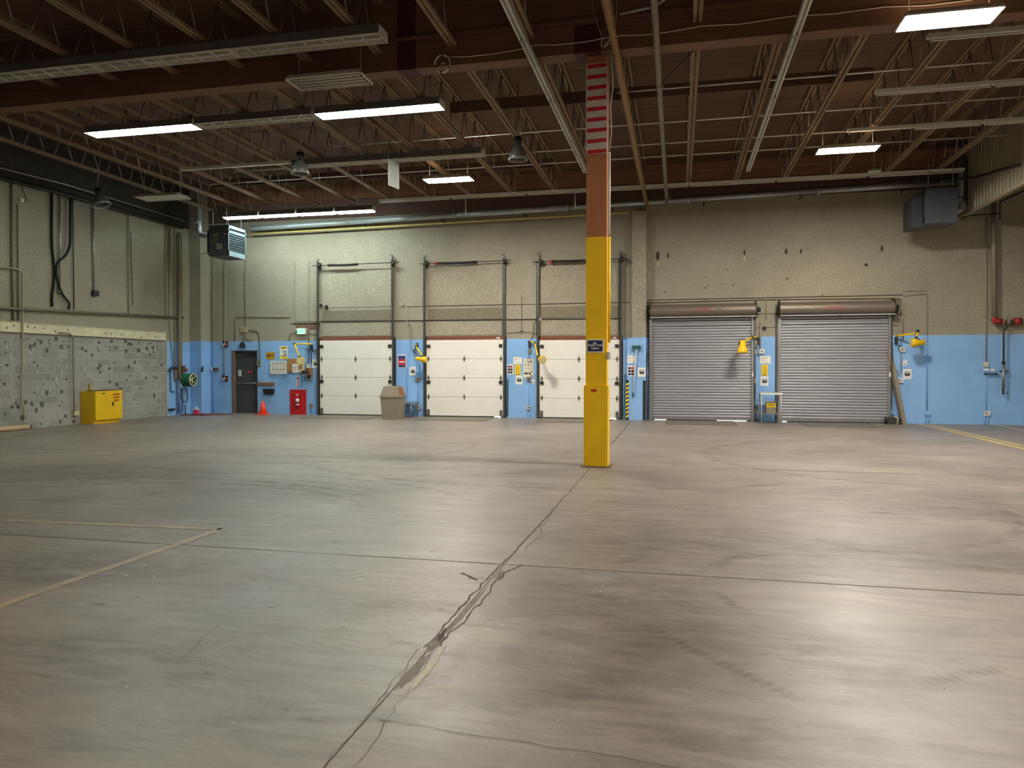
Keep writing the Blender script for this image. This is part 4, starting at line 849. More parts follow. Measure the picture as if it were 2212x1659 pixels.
for y, lab in ((743, 'upper red and black bracket on the pale conduit'), (817, 'lower red and black bracket on the pale conduit')):
    q = B(487, y, .05); r = thing('hose_bracket', lab, 'bracket', q)
    bx(q.x-.07, q.x+.07, YW-.05, YW, q.z-.06, q.z+.07).build('red_plate', REDM, r)
    for dx, dz, m in ((-.07, -.03, CREAMPL), (.07, .05, RUB), (.06, -.08, RUB), (-.06, .07, RUB), (.0, -.0, CREAMPL)): bx(q.x+dx-.03, q.x+dx+.03, YW-.09, YW-.05, q.z+dz-.035, q.z+dz+.035).build('clip', m, r)
# exit sign (green glow)
r = thing('exit_sign', 'glowing green exit sign in a white case above the blue wall', 'exit sign', B(650.5, 722, .05))
a, b = B(641, 709, .09), B(660, 722, .09)
bx(a.x, b.x, YW-.09, YW-.02, b.z, a.z).build('case', WHITEP, r); bx(a.x+.035, b.x-.035, YW-.094, YW-.09, b.z+.02, a.z-.02).build('lit_panel', GREENL, r)
text('EXIT', .12, ((a.x+b.x)/2, YW-.096, (a.z+b.z)/2), r, plain('exit_letter_green', (8, 90, 52), .5))
for s_, ex in ((-1, a.x), (1, b.x)): MB().tube([(ex, YW-.06, a.z-.05), (ex+s_*.05, YW-.06, a.z-.03)], [.012, .03], 8).build('emergency_head', WHITEP, r)
# stencil exit sign
r = plate('arrow_exit_sign', 'ochre sign with a black arrow and the word EXIT', 'sign', 575, 760.5, 593.5, 776, GOLD)
q = B(587, 768.5, .0); text('EXIT', .135, (q.x, YW-.0135, q.z), r, INK, sx=.85)
q = B(579, 768.5); MB().prism_y([(q.x-.06, q.z), (q.x, q.z+.045), (q.x, q.z+.018), (q.x+.05, q.z+.018), (q.x+.05, q.z-.018), (q.x, q.z-.018), (q.x, q.z-.045)], YW-.014, YW-.012).build('arrow', INK, r)
r = plate('notice', 'white safety notice with yellow header and footer above the corkboard', 'notice', 604.5, 748, 621.5, 776, PAPER)
for a in ((605.5, 749, 620.5, 753.5, YSIGN), (605.5, 770, 620.5, 775, YSIGN)): sub(r, 'printed_band', *a, .003, .012)
for a in ((608, 751, 618, 752.5, INK), (613, 758.5, 618, 760.5, INK), (608, 757, 612, 757.8, INK), (614, 765, 619, 767, INK), (609, 762, 616, 762.8, GREYP), (607, 768, 617, 770, GREYP)): sub(r, 'printed_text', *a, .001, .015)
r = plate('key_board', 'white board with two rows of four dark hooks', 'board', 585, 780, 620.5, 808, WHITEP, .05)
for yy in (784.5, 797):
    for xx in (590.5, 598.5, 606, 613.5): q = B(xx, yy, .05); MB().tube([(q.x, YW-.05, q.z), (q.x, YW-.075, q.z-.005), (q.x, YW-.08, q.z-.03)], .014, 6).build('hook', INK, r)
r = plate('cork_board', 'brown corkboard behind the first yellow dock lamp', 'board', 621, 775, 658, 805, CORK, .02)
bx(B(621, 800).x, B(658, 800).x, YW-.026, YW-.02, B(640, 805).z, B(640, 805).z+.015).build('frame_edge', BRNB, r)
r = plate('paper_sheet', 'white paper sheets overlapping under the lamp on the corkboard', 'paper', 631.5, 786, 644.5, 805, PAPER, .006, base=.026); sub(r, 'printed_text', 634, 792, 642, 795, GREYL, .001, .032); sub(r, 'printed_text', 634, 797, 640, 799, GREYL, .001, .032)
r = plate('paper_sheet', 'tall cream paper strip at the edge of the corkboard', 'paper', 653, 777, 657.5, 802, CREAM, .004, base=.026)
r = plate('paper_sheet', 'short cream paper low on the corkboard', 'paper', 645, 798, 653, 804, CREAM, .004, base=.026)
ts = thing('phone_shelf', 'small brown wall shelf beside the corkboard', 'shelf', B(668, 810, .1))
a, b = B(660, 795), B(676, 810); bx(a.x, b.x, YW-.02, YW, b.z, a.z).build('back_board', BRNB, ts); bx(B(655, 800).x, B(675, 800).x, YW-.24, YW-.02, b.z, b.z+.02).build('shelf_board', BRNB, ts); bx(a.x+.18, a.x+.2, YW-.2, YW-.02, b.z-.12, b.z).build('shelf_bracket', DKSTEEL, ts)
q = B(659, 805, .12); ph = thing('telephone', 'black desk telephone on the brown wall shelf', 'telephone', (q.x, YW-.14, b.z+.02))
MB().hexa([(q.x-.13, YW-.23, b.z+.021), (q.x+.13, YW-.23, b.z+.021), (q.x+.13, YW-.05, b.z+.021), (q.x-.13, YW-.05, b.z+.021)], [(q.x-.1, YW-.21, b.z+.06), (q.x+.1, YW-.21, b.z+.06), (q.x+.1, YW-.06, b.z+.12), (q.x-.1, YW-.06, b.z+.12)]).build('phone_body', INK, ph)
MB().tube([(q.x-.12, YW-.14, b.z+.12), (q.x-.03, YW-.14, b.z+.14), (q.x+.08, YW-.14, b.z+.12)], [.03, .016, .03], 8).build('handset', INK, ph); bx(q.x+.03, q.x+.09, YW-.212, YW-.205, b.z+.045, b.z+.058).build('label_window', CREAM, ph)
conduit('dark blue cord dangling from the telephone shelf', [(651.5, 806), (651.5, 818), (650.5, 836)], .012, plain('blue_cord', (26, 58, 120), .5), .15, cat='cord')
plate('outlet_box', 'tan box on top of the brown telephone shelf', 'electrical box', 664, 787, 669, 795, CREAM, .05)
plate('outlet_box', 'grey box under the brown telephone shelf', 'electrical box', 669, 812, 676, 822, GREYP, .06)
r = plate('extinguisher_sign', 'narrow red and white arrow sign above the extinguisher board', 'sign', 641, 813, 646.5, 836, PAPER); sub(r, 'red_field', 641.8, 814, 645.8, 835, REDM, .002, .012)
q = B(643.8, 826); MB().prism_y([(q.x-.012, q.z+.1), (q.x+.012, q.z+.1), (q.x+.012, q.z-.06), (q.x+.03, q.z-.06), (q.x, q.z-.12), (q.x-.03, q.z-.06), (q.x-.012, q.z-.06)][::-1], YW-.0155, YW-.014).build('white_arrow', PAPER, r)
rb = plate('backing_board', 'tall red board standing against the blue wall', 'board', 627, 841.5, 662, 896, REDM, .025)
q = B(643, 860, .1); ex = thing('fire_extinguisher', 'red fire extinguisher with a white label hanging on the red board', 'fire extinguisher', B(643, 879, .1))
RF = plain('extinguisher_red', (180, 24, 40), .3)
MB().tube([(q.x, YW-.11, q.z+z_) for z_ in (-.31, -.30, .02, .07, .10)], [.04, .062, .062, .045, .02], 14).build('cylinder', RF, ex)
MB().tube([(q.x, YW-.11, q.z-.02), (q.x, YW-.11, q.z-.13)][::-1], .064, 14).build('white_label', PAPER, ex)
MB().tube([(q.x, YW-.11, q.z-.20), (q.x, YW-.11, q.z-.235)][::-1], .064, 14).build('white_band', PAPER, ex)
bx(q.x-.05, q.x+.03, YW-.13, YW-.09, q.z+.10, q.z+.13).build('valve_handle', CREAMPL, ex); MB().tube([(q.x+.02, YW-.11, q.z+.11), (q.x+.08, YW-.12, q.z+.06), (q.x+.08, YW-.12, q.z-.1)], .012, 6).build('hose', INK, ex); bx(q.x-.03, q.x+.03, YW-.05, YW-.025, q.z-.1, q.z).build('wall_hook', DKSTEEL, ex)
plate('timber_strip', 'short raw timber strip between exit door and red board', 'board', 557.5, 826, 593.5, 832.5, RAWW, .04)
tr = thing('wall_tray', 'black plastic wall tray tapering toward its base', 'tray', B(583, 851, .06)); a, b, c, e2 = B(571, 840), B(594, 840), B(592, 852), B(573.5, 852)
MB().hexa([(e2.x, YW-.07, e2.z), (c.x, YW-.07, c.z), (c.x, YW, c.z), (e2.x, YW, e2.z)], [(a.x, YW-.12, a.z), (b.x, YW-.12, b.z), (b.x, YW, b.z), (a.x, YW, a.z)]).build('tray_body', INK, tr); bx(a.x-.01, b.x+.01, YW-.13, YW, a.z-.012, a.z).build('tray_rim', RUB, tr)
# traffic cone
q = F(555, 897); cn = thing('traffic_cone', 'orange traffic cone standing beside the grey exit door', 'cone', (q.x, YW-.35, 0)); X, Y_ = q.x+.0, YW-.35
MB().prism_z([(X-.19, Y_-.19), (X+.19, Y_-.19), (X+.19, Y_+.19), (X-.19, Y_+.19)], 0, .03).build('cone_base', ORNG, cn); MB().tube([(X, Y_, .03), (X, Y_, .3), (X, Y_, .46)], [.145, .075, .028], 18).build('cone_body', ORNG, cn)
# dock light plates and posters
cp = [(675, 776, 687, 795, 'beside the first white door'), (885, 792.5, 898, 811, 'between the first and second white doors'), (1114, 811, 1128.5, 830.5, 'left of the third white door'), (1378, 794, 1394, 814, 'on the blue pilaster'), (1643, 813, 1659.5, 833.5, 'between the roller doors'), (1951, 797, 1968.5, 819, 'beyond the leaning timber')]
for x0, y0, x1, y1, wh in cp:
    base = .30 if wh.endswith('pilaster') else 0
    r = plate('picture_sign', f'white sign showing a grey dock picture, {wh}', 'sign', x0, y0, x1, y1, PAPER, .01, base=base); w_, h_ = x1-x0, y1-y0
    sub(r, 'dark_picture', x0+w_*.2, y0+h_*.25, x1-w_*.16, y1-h_*.32, INK, .002, base+.01); sub(r, 'grey_picture_top', x0+w_*.28, y0+h_*.27, x1-w_*.22, y0+h_*.46, GREYL, .001, base+.012); sub(r, 'printed_text', x0+w_*.25, y1-h_*.24, x1-w_*.25, y1-h_*.18, GREYL, .001, base+.01)
r = plate('poster', 'red and blue safety poster between the first and second white doors', 'poster', 859, 766, 877.5, 795, PAPER)
sub(r, 'blue_band', 860.3, 768.5, 876, 776, POSTB, .002, .012); sub(r, 'red_field', 860.3, 776, 876, 788.5, POSTR, .002, .012); sub(r, 'dark_footer', 860.3, 788.5, 876, 793.5, POSTB, .002, .012); sub(r, 'printed_text', 862.5, 780.5, 874, 783, PAPER, .001, .014)
for lab, x0, y0, x1, y1, base in (('photo poster left of the yellow strip notice', 1095, 787, 1109, 809, 0), ('photo poster low on the blue pilaster', 1355, 790, 1371.5, 813, .30)):
    r = plate('poster', lab, 'poster', x0, y0, x1, y1, PAPER, base=base); w_, h_ = x1-x0, y1-y0
    for k, (u, v, m) in enumerate(((.1, .12, POSTB), (.5, .12, POSTR), (.12, .4, INK), (.52, .4, MAROON), (.1, .68, POSTB), (.5, .68, INK))): sub(r, 'photo_tile', x0+w_*u, y0+h_*v, x0+w_*(u+.36), y0+h_*(v+.22), m, .002, base+.012)
for lab, x0, y0, x1, y1, base in (('white notice with faint print left of the large notice', 1109, 771.5, 1127.5, 786.5, 0), ('white notice high on the blue pilaster', 1355, 768, 1373, 784, .30), ('white paper notice above the yellow notice between the roller doors', 1641.5, 769, 1664.5, 785.5, 0)):
    r = plate('notice', lab, 'notice', x0, y0, x1, y1, PAPER, base=base); w_, h_ = x1-x0, y1-y0
    for u, v, l, m in ((.12, .3, .3, POSTR), (.45, .2, .35, GREYL), (.15, .6, .35, GREYL), (.4, .8, .45, GREYL)): sub(r, 'printed_text', x0+w_*u, y0+h_*v, x0+w_*(u+l), y0+h_*(v+.07), m, .001, base+.012)
for lab, x0, y0, x1, y1 in (('yellow strip notice left of the large printed notice', 1112.5, 788, 1124.5, 811), ('yellow strip notice between the roller doors', 1644.5, 788, 1658.5, 812)):
    r = plate('notice', lab, 'notice', x0, y0, x1, y1, YSIGN); w_, h_ = x1-x0, y1-y0
    sub(r, 'printed_text', x0+w_*.22, y0+h_*.12, x0+w_*.36, y1-h_*.2, GOLD, .001, .012); sub(r, 'printed_text', x0+w_*.55, y0+h_*.15, x0+w_*.75, y1-h_*.2, GOLD, .001, .012); sub(r, 'printed_text', x0+w_*.2, y1-h_*.14, x1-w_*.2, y1-h_*.06, INK, .001, .012)
r = plate('notice', 'large white instruction notice with small drawings left of the third door', 'notice', 1130.5, 774.5, 1152.5, 816, plain('aged_paper', (214, 208, 188), .7))
for yy in (780, 787, 794, 801):
    for xx in (1133, 1139.5, 1146): sub(r, 'drawing', xx, yy, xx+3.6, yy+3, GREYL if (int(xx+yy) % 3) else GREYP, .001, .012)
for a in ((1132.5, 805, 1141, 808.5), (1142.5, 805, 1147, 809), (1146.5, 811, 1150, 814)): sub(r, 'drawing', *a, INK, .001, .012)
r = plate('small_label', 'small white tag with a dark dot left of the third door', 'label', 1148.5, 819, 1155, 830, PAPER); q = B(1151.5, 826.5, .012); MB().tube([(q.x, YW-.012, q.z), (q.x, YW-.016, q.z)], .022, 10).build('dot', INK, r)
r = plate('small_label', 'small white label above the picture sign beyond the leaning timber', 'label', 1951, 778, 1959, 789.5, PAPER); q = B(1955, 786, .012); MB().tube([(q.x, YW-.012, q.z), (q.x, YW-.015, q.z)], .02, 10).build('dot', RED2, r); sub(r, 'printed_text', 1953, 780, 1957, 781.5, GREYL, .001, .012)
conduit('loop of black wire over the large instruction notice', [(1141, 735), (1143, 770), (1139, 778), (1143, 785), (1147, 780), (1144, 772)], .006, RUB, .03, cat='cable', rb=.05)

# yellow swing-arm dock lamps
def dock_lamp(label, mount, joints, head, hdir, hr=.12, hl=.30, mat=YELL):
    m0 = B(*mount, .05); r = thing('dock_lamp', label, 'dock lamp', m0)
    bx(m0.x-.035, m0.x+.035, YW-.09, YW, m0.z-.11, m0.z+.09).build('wall_bracket', DKSTEEL, r)
    P = [B(x, y, d) for x, y, d in joints]
    for a, b in zip(P, P[1:]):
        MB().tube([a, b], .026, 8).build('arm', mat, r)
    for p in P[1:]: MB().tube([p-Vector((0, 0, .04)), p+Vector((0, 0, .04))], .034, 8).build('pivot', RUB, r)
    hd = B(*head); v = Vector(hdir).normalized()
    MB().tube([hd-v*hl*.5, hd-v*hl*.45, hd-v*.02, hd+v*.02, hd+v*hl*.35, hd+v*hl*.38], [hr*.35, hr*.62, hr*.66, hr, hr*1.04, hr*1.0], 18).build('lamp_head', mat, r)
    MB().tube([hd+v*hl*.381, hd+v*hl*.39], hr*.85, 16).build('lens', CREAMPL, r)
    MB().tube([P[-1], hd-v*hl*.15+Vector((0, -.02, hr*.7))], .014, 6).build('yoke', RUB, r)
    return r
dock_lamp('yellow swing arm lamp folded over the corkboard', (673, 750), [(673, 743, .12), (636, 743, .34), (647, 771, .50)], (650, 779, .55), (.35, -.9, -.15), .13, .34)
dock_lamp('yellow swing arm lamp between the first and second white doors', (900.5, 747), [(899, 744, .12), (898, 748, .3), (913.5, 770, .5)], (911, 776, .5), (.95, .1, -.15), .10, .42)
dock_lamp('yellow swing arm lamp hanging in front of the third white door', (1144, 742), [(1146, 737, .12), (1155, 741, .3), (1162, 771, .62)], (1170, 776, .7), (.45, -.7, -.2), .12, .3)
dock_lamp('yellow swing arm lamp with a pale arm in front of the left roller door', (1638, 735), [(1636, 728, .12), (1626, 728, .35), (1598, 741.5, .75)], (1604, 751, .75), (0, -.1, -1), .14, .42)
dock_lamp('yellow swing arm lamp reaching out beyond the leaning timber', (1936, 735), [(1935, 726, .1), (1980, 720, .5), (1983, 715, .55), (1979, 730, .55)], (1981, 740.5, .55), (-.95, -.1, -.05), .12, .42)
for px, py, dd_ in ((686, 762, 0), (664, 757, 1), (893, 768, 2), (1634, 762, 3)): pass
conduit('coiled black lead hanging under the first yellow dock lamp', [(663, 750), (660, 758), (668, 764), (662, 752), (670, 760)], .009, RUB, .08, cat='cable', rb=.05)
conduit('coiled black lead hanging under the second yellow dock lamp', [(897, 752), (893, 760), (902, 765), (896, 771), (905, 768), (899, 757)], .009, RUB, .08, cat='cable', rb=.05)
conduit('black lead curling below the fourth yellow dock lamp', [(1634, 742), (1635, 757), (1636, 763), (1641, 772)], .009, RUB, .06, cat='cable', rb=.05)

# trash bin
q = F(850, 906); X, Y_ = B(849, 880, 1.45).x, YW-1.45; ht = .80
tb = thing('trash_bin', 'tan square trash bin with a hooded swing top', 'bin', (X, Y_, 0))
def ring(w_, dx=0, dy=0): return [(X-w_+dx, Y_-w_+dy), (X+w_+dx, Y_-w_+dy), (X+w_+dx, Y_+w_+dy), (X-w_+dx, Y_+w_+dy)]
MB().hexa([(a, b, 0) for a, b in ring(.255)], [(a, b, .68) for a, b in ring(.30)]).build('bin_body', BINM, tb)
MB().hexa([(a, b, .68) for a, b in ring(.325)], [(a, b, .73) for a, b in ring(.325)]).build('lid_rim', BINM, tb)
MB().hexa([(a, b, .73) for a, b in ring(.30)], [(a, b, 1.02) for a, b in ring(.225)]).build('hood', BINM, tb)
MB().hexa([(X+.292, Y_-.2, .76), (X+.30, Y_-.2, .76), (X+.30, Y_+.2, .76), (X+.292, Y_+.2, .76)], [(X+.24, Y_-.16, .98), (X+.245, Y_-.16, .98), (X+.245, Y_+.16, .98), (X+.24, Y_+.16, .98)]).build('swing_flap', BRNB, tb)
# steel side table behind the bin
a, b = B(868, 868, .35), B(903, 868, .2)
tb2 = thing('steel_table', 'small grey steel table behind the tan bin', 'table', ((a.x+b.x)/2, YW-.4, 0))
zt_ = B(900, 868, .2).z; bx(a.x-.1, b.x, YW-.75, YW-.08, zt_-.04, zt_).build('table_top', GUIDEM, tb2)
for xx in (a.x-.07, b.x-.04):
    for yy in (YW-.72, YW-.12): MB().tube([(xx, yy, 0), (xx, yy, zt_-.04)], .018, 8).build('leg', GUIDEM, tb2)
bx(a.x-.1, b.x-.03, YW-.5, YW-.12, .36, .39).build('lower_shelf', GUIDEM, tb2)
# steel cart between the roller doors
x0, x1 = B(1639, 850, .5).x, B(1690, 850, .9).x; yf, yb = YW-1.0, YW-.35
ct = thing('steel_cart', 'light steel work table standing between the roller doors', 'table', ((x0+x1)/2, YW-.6, 0)); zt_ = onplane(1670, 849, 1, yf).z
bx(x0, x1, yf, yb, zt_-.045, zt_).build('table_top', GREYL, ct); bx(x0, x1, yf-.008, yf, zt_-.05, zt_+.0).build('bright_edge', WHITEP, ct)
for xx in (x0+.03, x1-.05):
    for yy in (yf+.03, yb-.03): MB().tube([(xx, yy, 0), (xx, yy, zt_-.045)], .015, 8).build('leg', GREYL, ct)
zs = onplane(1660, 892, 1, YW-.6).z; bx(x0+.03, x1-.05, yf+.06, yb-.03, zs-.02, zs).build('lower_shelf', DUSTY, ct)
bq = Vector(((x0+x1)/2+.02, YW-.6, zs)); bk = thing('plastic_bucket', 'translucent bucket with a yellow label on the lower shelf of the steel work table', 'bucket', bq)
bwd = .135; MB().hexa([(bq.x-bwd*.9, bq.y-bwd*.9, zs), (bq.x+bwd*.9, bq.y-bwd*.9, zs), (bq.x+bwd*.9, bq.y+bwd*.9, zs), (bq.x-bwd*.9, bq.y+bwd*.9, zs)], [(bq.x-bwd, bq.y-bwd, zs+.33), (bq.x+bwd, bq.y-bwd, zs+.33), (bq.x+bwd, bq.y+bwd, zs+.33), (bq.x-bwd, bq.y+bwd, zs+.33)]).build('bucket_body', BINM, bk)
bx(bq.x-bwd-.01, bq.x+bwd+.01, bq.y-bwd-.01, bq.y+bwd+.01, zs+.31, zs+.34).build('lid', GREYL, bk); bx(bq.x-bwd*.9, bq.x+bwd*.97, bq.y-bwd-.006, bq.y-bwd+.02, zs+.17, zs+.29).build('yellow_label', YSIGN, bk); bx(bq.x-bwd*.6, bq.x+bwd*.5, bq.y-bwd-.008, bq.y-bwd-.004, zs+.22, zs+.235).build('printed_text', INK, bk)
# squeegee pole on pilaster
sq = thing('push_broom', 'long pale pole with a dark green head hung on the blue pilaster', 'broom', B(1364, 858, .34))
MB().tube([B(1374.5, 756, .36), B(1367.5, 848, .36)], .016, 8).build('pole', WHITEP, sq); MB().tube([B(1367.5, 848, .36), B(1366.8, 858, .36)], .02, 8).build('grip', INK, sq)
MB().box(B(1368, 750).x, B(1385, 750).x, YW-.38, YW-.32, B(1375, 750).z-.02, B(1375, 747).z).box(B(1368, 750).x, B(1371, 750).x, YW-.38, YW-.32, B(1370, 759).z, B(1370, 750).z).box(B(1382, 750).x, B(1385, 750).x, YW-.38, YW-.32, B(1370, 759).z, B(1370, 750).z).build('head_bracket', TEAL, sq)
o = MB().tube([B(1399, 751, .12), B(1398.5, 905, .12)], .016, 8).build('upright_pole', STEEL); tag(o, 'thin steel pole standing in the shade beside the blue pilaster', 'pole')
o = MB().tube([B(1399, 762, .1), B(1398.5, 800, .1)], .03, 8).build('pole_sleeve', RUB); tag(o, 'black sleeve hanging on the steel pole beside the blue pilaster', 'sleeve')
bx(pbx1, B(1404, 800, .12).x, YW-.1, YW, 0, 2.5).build('pilaster_reveal', plain('shaded_blue_board', (88, 118, 176), .6), pil)  # darker blue carries the shade of the gap beside the roller door
# leaning timbers and chock pile
lt = thing('leaning_timber', 'long weathered timber leaning on the wall beside the roller door guide', 'timber', (B(1947, 915).x-.05, YW-.45, 0))
for k, (dx, wd) in enumerate(((0, .045), (-.075, .028))):
    t0 = Vector((B(1922, 757).x+dx, YW-.06, B(1922, 757).z)); t1 = Vector((B(1947, 915).x+dx-.03, YW-.45, 0))
    MB().hexa([(t1.x-wd, t1.y-.02, 0), (t1.x+wd, t1.y-.02, 0), (t1.x+wd, t1.y+.05, 0), (t1.x-wd, t1.y+.05, 0)], [(t0.x-wd, t0.y-.02, t0.z), (t0.x+wd, t0.y-.02, t0.z), (t0.x+wd, t0.y+.05, t0.z), (t0.x-wd, t0.y+.05, t0.z)]).build('timber_length', PLANKW if k == 0 else wood('dark_weathered_timber', (92, 84, 76), 'z', .15), lt)
ch = thing('rubber_chock', 'dark ribbed rubber wheel chock with a pale loop handle on the floor', 'wheel chock', B(1930, 915, .4)); X = B(1930, 905, .4).x; Y_ = YW-.42
for k in range(4): bx(X-.17+.02*k, X+.13-.01*k, Y_-.12+.01*k, Y_+.12, .055*k+.002, .055*k+.046).build('rubber_rib', plain('dusty_rubber', (70, 68, 62), .8), ch)
MB().bend([(X+.06, Y_-.14, .0), (X+.07, Y_-.14, .19), (X+.0, Y_-.1, .22)], .016, 6, .05).build('loop_handle', CREAMPL, ch); MB().tube([(X-.19, Y_+.05, .0), (X-.19, Y_+.05, .2)], .035, 8).build('dark_end', RUB, ch); MB().tube([(X+.17, Y_, 0), (X+.17, Y_, .15)], .04, 8).build('dark_end', RUB, ch)
# little blue shelf with two white items
sh = plate('blue_shelf', 'small blue wall shelf far along the blue wall', 'shelf', 2125.5, 802, 2151, 806, plain('deep_blue_paint', (104, 150, 210), .6), .14); sub(sh, 'shelf_bracket', 2126, 806, 2128, 809, DKSTEEL, .1); sub(sh, 'shelf_bracket', 2149.5, 806, 2151.5, 809, DKSTEEL, .1)
a = B(2126.5, 797, .1); b = B(2135, 801.8, .1); o = bx(a.x, b.x, YW-.12, YW-.03, sh.location.z+.06, sh.location.z+.125).build('white_packet', PAPER); tag(o, 'white packet at one end of the blue wall shelf, under the cream box', 'packet')
a = B(2140, 797, .1); b = B(2148, 801.8, .1); o = bx(a.x, b.x, YW-.12, YW-.03, sh.location.z+.06, sh.location.z+.12).build('white_packet', PAPER); tag(o, 'white packet at the end of the blue wall shelf nearest the steel valve', 'packet')
# sprinkler riser
rs = thing('sprinkler_riser', 'grey sprinkler riser with red fittings and a drain valve on the far wall', 'pipe', B(2150, 800, .2))
MB().tube([B(2146, 400, .2), B(2148, 688, .2)], .062, 14).build('riser_pipe', GREYP, rs)
MB().bend([B(2148, 686, .2), B(2149, 694, .2), B(2164, 695, .2)], .085, 12, .12).build('red_elbow', RED2, rs)
MB().tube([B(2141, 687, .2), B(2156, 687, .2)], .04, 8).build('flange_bolt', GREYP, rs)
MB().tube([B(2162, 695, .2), B(2192, 695, .2)], .05, 12).build('short_pipe', plain('rusty_steel', (112, 84, 70), .6, .3), rs)
MB().tube([B(2164, 695, .2), B(2168, 695, .2)], .1, 12).build('coupling', GREYP, rs); MB().tube([B(2175, 695, .2), B(2180, 695, .2)], .08, 12).build('coupling', GREYP, rs)
MB().tube([B(2190, 694, .2), B(2204, 694, .2)], [.09, .11], 14).build('red_cap', RED2, rs); MB().tube([B(2204, 694, .2), B(2207, 694, .2)], .09, 14).build('cap_face', INK, rs)
MB().bend([B(2175, 700, .2), B(2175, 708, .2), B(2168, 711, .2), B(2168, 780, .2)], .022, 8, .05).build('drain_pipe', DKSTEEL, rs)
MB().tube([B(2168, 780, .2), B(2168, 787, .2)], .045, 10).build('valve_nut', DKSTEEL, rs); MB().tube([B(2168, 787, .2), B(2167, 840, .2)], .038, 12).build('drain_barrel', STEEL, rs)
MB().tube([B(2167, 840, .2), B(2167, 852, .2)], [.03, .02], 10).build('nozzle', DKSTEEL, rs); MB().tube([B(2171, 849.5, .2), B(2178, 849.5, .2)], .009, 6).build('valve_lever', DKSTEEL, rs)
bx(B(2159, 800).x, B(2172, 800).x, YW-.2, YW, B(2160, 802).z, B(2160, 800).z).build('pipe_clip', DKSTEEL, rs)
conduit('dark pipe dropping from the ribbed wall beside the sprinkler riser', [(2212, 412), (2160, 436), (2160, 476)], .022, DKSTEEL, .5, cat='pipe', name='dark_pipe', rb=.05)
conduit('thin dark pipe from the riser to the heater', [(2160, 461), (2090, 466), (2075, 473)], .02, DKSTEEL, .5, cat='pipe', name='dark_pipe', rb=.05)
# big flue by the heater
fl = thing('flue_pipe', 'large vertical silver flue rising behind the far unit heater', 'flue', (7.05, 22.3, 5.6)); fx = B(2083, 380, .7).x-.06
MB().tube([(fx, 22.3, 6.15), (fx, 22.3, ZD)], .11, 16).build('flue_length', plain('grey_flue', (120, 122, 126), .35, .6), fl); MB().tube([(fx, 22.3, 6.1), (fx, 22.3, 6.18)], .125, 16).build('flue_collar', SILV, fl)
MB().bend([(fx+.02, 22.25, 6.15), (fx+.02, 22.25, 5.85), (fx-.3, 22.25, 5.82)], .085, 12, .15).build('flue_elbow', SILV, fl)
def heater(label, x0, x1, y0, y1, z0, z1, side):
    h = thing('unit_heater', label, 'heater', ((x0+x1)/2, (y0+y1)/2, z0)); xs = x1 if side > 0 else x0
    bx(x0, x1, y0, y1, z0, z1).build('casing', HEATM, h)
    g = lambda a, b: (min(xs+side*a, xs+side*b), max(xs+side*a, xs+side*b))
    fm = HEATF if side > 0 else plain('dark_heater_front', (62, 64, 68), .5)
    for z_a, z_b in ((z0, z0+.16), (z0+.72, z0+.80), (z1-.09, z1)): bx(*g(0, .02), y0, y1, z_a, z_b).build('front_rail', fm, h)
    for ya, yb in ((y0, y0+.035), (y1-.035, y1)): bx(*g(0, .02), ya, yb, z0, z1).build('front_stile', fm, h)
    bx(*g(0, .003), y0+.04, y1-.04, z0+.1, z1-.05).build('dark_opening', BLACK, h)
    for k in range(7):
        z = z0+.19+k*.075; MB().hexa([(xs+side*.003, y0+.036, z), (xs+side*.003, y1-.036, z), (xs+side*.035, y1-.036, z+.022), (xs+side*.035, y0+.036, z+.022)][::side], [(xs+side*.003, y0+.036, z+.006), (xs+side*.003, y1-.036, z+.006), (xs+side*.035, y1-.036, z+.03), (xs+side*.035, y0+.036, z+.03)][::side]).build('louvre', fm if side > 0 else DKSTEEL, h)
    for yy in (y0+.08, y1-.08):
        for xx in (x0+.1, x1-.1): MB().tube([(xx, yy, z1), (xx, yy, ZD-.05)], .008, 6).build('hanger_rod', STEEL, h)
    return h
h = heater('blue grey unit heater with pale louvres hanging in the left corner', -14.5, -13.82, 20.75, 21.72, 5.12, 6.08, 1)
bx(-14.42, -14.18, 20.742, 20.75, 5.5, 5.82).build('access_plate', plain('grey_plate', (98, 96, 90), .5), h); bx(-14.22, -14.02, 20.738, 20.745, 5.32, 5.51).build('data_plate', plain('pale_plate', (140, 138, 126), .6), h); bx(-14.3, -14.18, 20.736, 20.742, 5.74, 5.83).build('data_plate', plain('pale_plate', (140, 138, 126), .6), h); bx(-13.95, -13.86, 20.745, 20.75, 5.78, 5.81).build('data_plate', GREYL, h)
bx(-14.66, -14.5, 20.9, 21.5, 5.2, 5.95).build('rear_motor_guard', RUB, h); MB().tube([(-14.6, 20.9, 5.25), (-14.9, 20.9, 5.22), (-15.0, 20.9, 5.3)], .018, 8).build('gas_stub', CREAMPL, h)
h = heater('grey unit heater hanging in front of the far end of the back wall', 6.27, 7.05, 21.3, 22.3, 5.37, 6.27, -1)
bx(6.0, 6.27, 21.45, 22.2, 5.3, 6.1).build('discharge_hood', plain('dark_heater_front', (62, 64, 68), .5), h)
# left corner pipes and flue
fl = thing('flue_pipe', 'silver flue bending behind the left unit heater', 'flue', (-15.3, 21.6, 6))
MB().bend([(-14.76, 21.3, 5.9), (-15.3, 21.4, 5.9), (-15.35, 21.4, 7.7)], .085, 12, .2).build('flue_length', SILV, fl); MB().tube([(-15.35, 21.4, 6.3), (-15.35, 21.4, 6.42)], .12, 14).build('flue_collar', SILV, fl)

